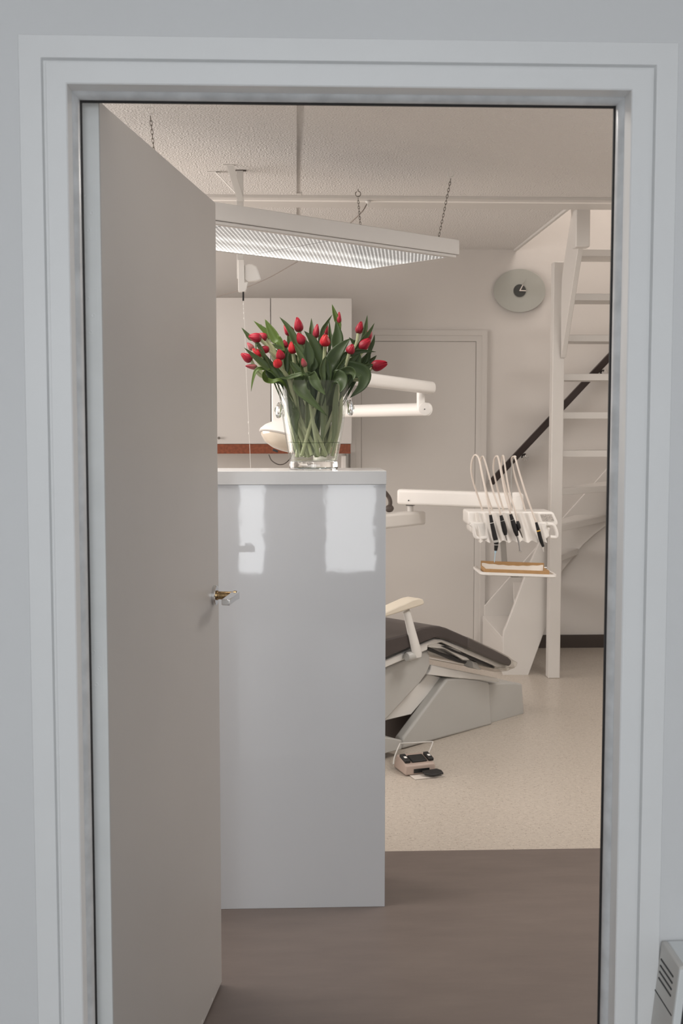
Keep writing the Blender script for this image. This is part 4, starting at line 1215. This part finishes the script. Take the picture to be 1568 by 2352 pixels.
# ================================================================== OPERATING LIGHT
olt = thing('operating_light', (COLX, COLY, at(735, 930, COLY).z), 'white jointed operating light with cream reflector behind the vase', 'operating light')
EY = 5.75
el = at(975, 940, EY); er = .0325
l0 = at(735, 946, COLY)
MB().tube([l0, el + V((.012, -.01, 0))], [.034, er], 24).build('lower_arm', white_plastic, olt)
d_ = (el - l0).normalized()
capc = el + V((0, -.004, 0))
MB().lathe([(er * 1.0, .035), (er * 1.04, .0), (er * 1.0, -.012), (er * .9, -.014), (.0001, -.014)], el + V((.0, -.018, 0)), (0.12, 1, 0), 32).build('joint_cap', white_plastic, olt, bevel=.002)
MB().lathe([(.003, -.0345), (.003, -.0335), (.0001, -.0345)], el, (0.12, 1, 0), 10).build('joint_screw', black_plastic, olt)
MB().lathe([(.0205, -.06), (.0205, .05)], at(966, 912, EY), n=24).build('elbow_post', white_plastic, olt)
ua = at(990, 891, EY - .01)
ub = at(640, 846, 4.62)
g = MB(); dd = (ub - ua); L = dd.length; dd.normalize(); s = dd.cross(V((0, 0, 1))).normalized(); u = s.cross(dd)
vs, fs = [], []
n = 20
for k, (pos, sc) in enumerate(((0, .82), (.01, 1), (.5, 1.0), (.985, 1.02), (1, .9))):
    for i in range(n):
        g_ = 2 * math.pi * i / n
        cx_, cy_ = math.copysign(abs(math.cos(g_)) ** .7, math.cos(g_)), math.copysign(abs(math.sin(g_)) ** .7, math.sin(g_))
        vs.append(ua + dd * (L * pos) + s * (cx_ * .031 * sc) + u * (cy_ * .031 * sc))
for k in range(4):
    for i in range(n): fs.append([k * n + i, k * n + (i + 1) % n, (k + 1) * n + (i + 1) % n, (k + 1) * n + i])
fs += [list(range(n))[::-1], [4 * n + i for i in range(n)]]
g.add(vs, fs).build('upper_arm', white_plastic, olt)
MB().lathe([(.006, 0), (.006, -.002), (.0001, -.002)], at(971, 896.5, EY - .035), (0, 1, 0), 10).build('arm_screw', black_plastic, olt)
MB().lathe([(.024, 0), (.024, .004)], at(976, 903, EY - .005), n=16).build('pivot_collar', black_plastic, olt)
HYL = 4.60
pa, pb_ = at(642, 850, HYL), at(640, 972, HYL)
MB().prism([at(623.5, 860, HYL - .02), at(672, 850, HYL - .02), at(668, 968, HYL - .02), at(624, 970, HYL - .02)], V((0, .05, 0))).build('head_arm', white_plastic, olt, bevel=.006, seg=3)
MB().tube([at(652, 962, HYL), at(648, 980, HYL), at(643, 995, HYL)], [.022, .020, .028], 18).build('head_neck', white_plastic, olt)
hc = at(658, 1003, HYL)
up_h = V((.20, .30, .93)).normalized()
tl = V((-.42, -.20, .88)).normalized()
ax = V((.26, .18, .95)).normalized()
hd = MB().lathe([(.001, .060), (.035, .056), (.070, .042), (.095, .022), (.108, .004), (.110, -.004), (.104, -.010)], hc, ax, 40, cap=False)
hd = hd.build('lamp_head', white_plastic, olt, solid=.003)
MB().lathe([(.104, -.008), (.100, -.020), (.080, -.040), (.050, -.052), (.001, -.056)], hc, ax, 40, cap=False).build('reflector_cover', lens_mat, hd)
MB().obox(at(632, 1035, HYL - .088), V((.010, 0, -.004)), V((0, .004, 0)), V((0.001, 0, .004))).build('vent_slot', black_plastic, hd, bevel=.001)
cbp = [at(617, 1044, HYL), at(624, 1058, HYL), at(640, 1067, HYL), at(655, 1064, HYL + .02), at(668, 1050, HYL + .03), at(676, 1030, HYL + .03)]
MB().tube(smooth_path(cbp, 24), .0022, 6).build('lamp_cable', cable_dark, olt)

# ================================================================== RADIATOR IN THE HALL
ra0 = at(1521, 2165, NEAR - .012); rb0 = at(1497, 2352, NEAR - .012); rf = at(1560.5, 2216, NEAR - .105)
rad = thing('radiator', (.85, 1.93, .1), 'cream and white radiator low on the hall wall at bottom right', 'radiator')
zt3 = ra0.z; slope = (rb0.x - ra0.x) / (ra0.z - rb0.z)
def rp(x, y, z): return V((x + (slope * (zt3 - z) if x < 1 else 0), y, z))
x0, y0_, y1_ = ra0.x, rf.y, NEAR - .004
zb3 = .06
pts = [rp(x0, y1_, zb3), rp(x0, y0_, zb3), rp(x0, y0_, zt3), rp(x0, y1_, zt3)]
MB().prism(pts, V((.012, 0, 0))).build('end_panel', rad_mat, rad, bevel=.003)
for k in range(4):
    z = zt3 - .030 - k * .0115
    g = MB().prism([rp(x0 - .0012, y1_ - .012, z), rp(x0 - .0012, y0_ + .022, z), rp(x0 - .0012, y0_ + .022, z + .0028), rp(x0 - .0012, y1_ - .012, z + .0028)], V((.002, 0, 0)))
    g.build('vent_slit', rad_dark, rad, smooth=False)
z = zt3 - .092
MB().prism([rp(x0 - .0008, y1_, z), rp(x0 - .0008, y0_ + .008, z), rp(x0 - .0008, y0_ + .008, z + .002), rp(x0 - .0008, y1_, z + .002)], V((.002, 0, 0))).build('panel_seam', rad_dark, rad, smooth=False)
MB().box(x0 + .010, 1.25, y0_ + .004, y1_, zt3 - .012, zt3).build('top_cover', rad_white, rad, bevel=.003)
MB().prism([rp(x0 + .0, y0_ - .004, zb3), rp(x0 + .014, y0_ - .004, zb3), rp(x0 + .014, y0_ - .004, zt3 - .004), rp(x0, y0_ - .004, zt3 - .004)], V((0, .008, 0))).build('corner_strip', rad_white, rad, bevel=.002)
MB().prism([rp(x0 + .012, y0_ + .006, zb3), V((1.25, y0_ + .006, zb3)), V((1.25, y0_ + .006, zt3 - .014)), rp(x0 + .012, y0_ + .006, zt3 - .014)], V((0, .06, 0))).build('convector_fins', rad_dark, rad, smooth=False)
g = MB()
for z in (.12, .33, zt3 - .035):
    g.box(x0 + .05, 1.25, y0_ - .004, y0_ + .006, z, z + .02)
g.build('front_rail', rad_white, rad, bevel=.002)

# ================================================================== LIGHT
def area(name, loc, rot, sx_, sy_, power, col):
    l = bpy.data.lights.new(name, 'AREA'); l.shape = 'RECTANGLE'; l.size = sx_; l.size_y = sy_; l.energy = power; l.color = col
    o = bpy.data.objects.new(name, l); COL.objects.link(o); o.location = loc; o.rotation_euler = rot
    return o
COOL, WARM = (.965, .985, 1.0), (1.0, .905, .835)
# daylight through the two low hall panes and the added upper one, facing the doorway
for (x0, x1, z0, z1), pw in zip(PANES, (19, 19, 13.5)):
    area('daylight', ((x0 + x1) / 2, -2.06, (z0 + z1) / 2), (R(90), 0, 0), x1 - x0 - .04, z1 - z0 - .06, pw * (x1 - x0) * (z1 - z0), COOL)
# added fill light under the hall ceiling, no lamp known there
area('hall_fill', (-.2, -.3, CEIL - .03), (0, 0, 0), 1.2, .6, 10, COOL)
# added fill lights under the room ceiling, out of view left and right
area('room_fill', (-.75, 3.3, CEIL - .06), (0, 0, 0), 1.0, .6, 34, (1, .945, .89))
area('room_fill', (1.95, 4.3, CEIL - .06), (0, 0, 0), .6, 1.2, 36, (1, .945, .89))
# daylight through the long window of the treatment room
area('room_daylight', (-2.63, (WY0 + WY1) / 2, (WZ0 + WZ1) / 2), (0, R(-90), 0), WZ1 - WZ0, WY1 - WY0, 88, WARM)
# upper landing light above the stairs
area('landing_light', (2.0, 7.0, 4.15), (0, 0, 0), .8, .8, 21, WARM)
wd = bpy.data.worlds.new('World'); SC.world = wd; wd.use_nodes = True
wd.node_tree.nodes['Background'].inputs['Color'].default_value = (.75, .85, 1, 1)
wd.node_tree.nodes['Background'].inputs['Strength'].default_value = .4

# ================================================================== CAMERA
cd_ = bpy.data.cameras.new('camera'); cam = bpy.data.objects.new('camera', cd_); COL.objects.link(cam)
cd_.sensor_fit = 'VERTICAL'; cd_.sensor_height = 36; cd_.sensor_width = 24
cd_.lens = F / 2352 * 36
cam.location = CAM
cam.rotation_euler = (math.pi / 2 - PITCH, 0, -YAW)
cd_.clip_start = .05
cd_.dof.use_dof = True; cd_.dof.focus_distance = 3.6; cd_.dof.aperture_fstop = 9
SC.camera = cam
SC.view_settings.view_transform = 'Standard'
SC.view_settings.look = 'None'
SC.view_settings.gamma = 1
SC.view_settings.use_curve_mapping = False
SC.view_settings.exposure = 0
cy = SC.cycles
cy.max_bounces = 14; cy.diffuse_bounces = 6; cy.glossy_bounces = 6; cy.transmission_bounces = 10; cy.transparent_max_bounces = 24
cy.use_denoising = True
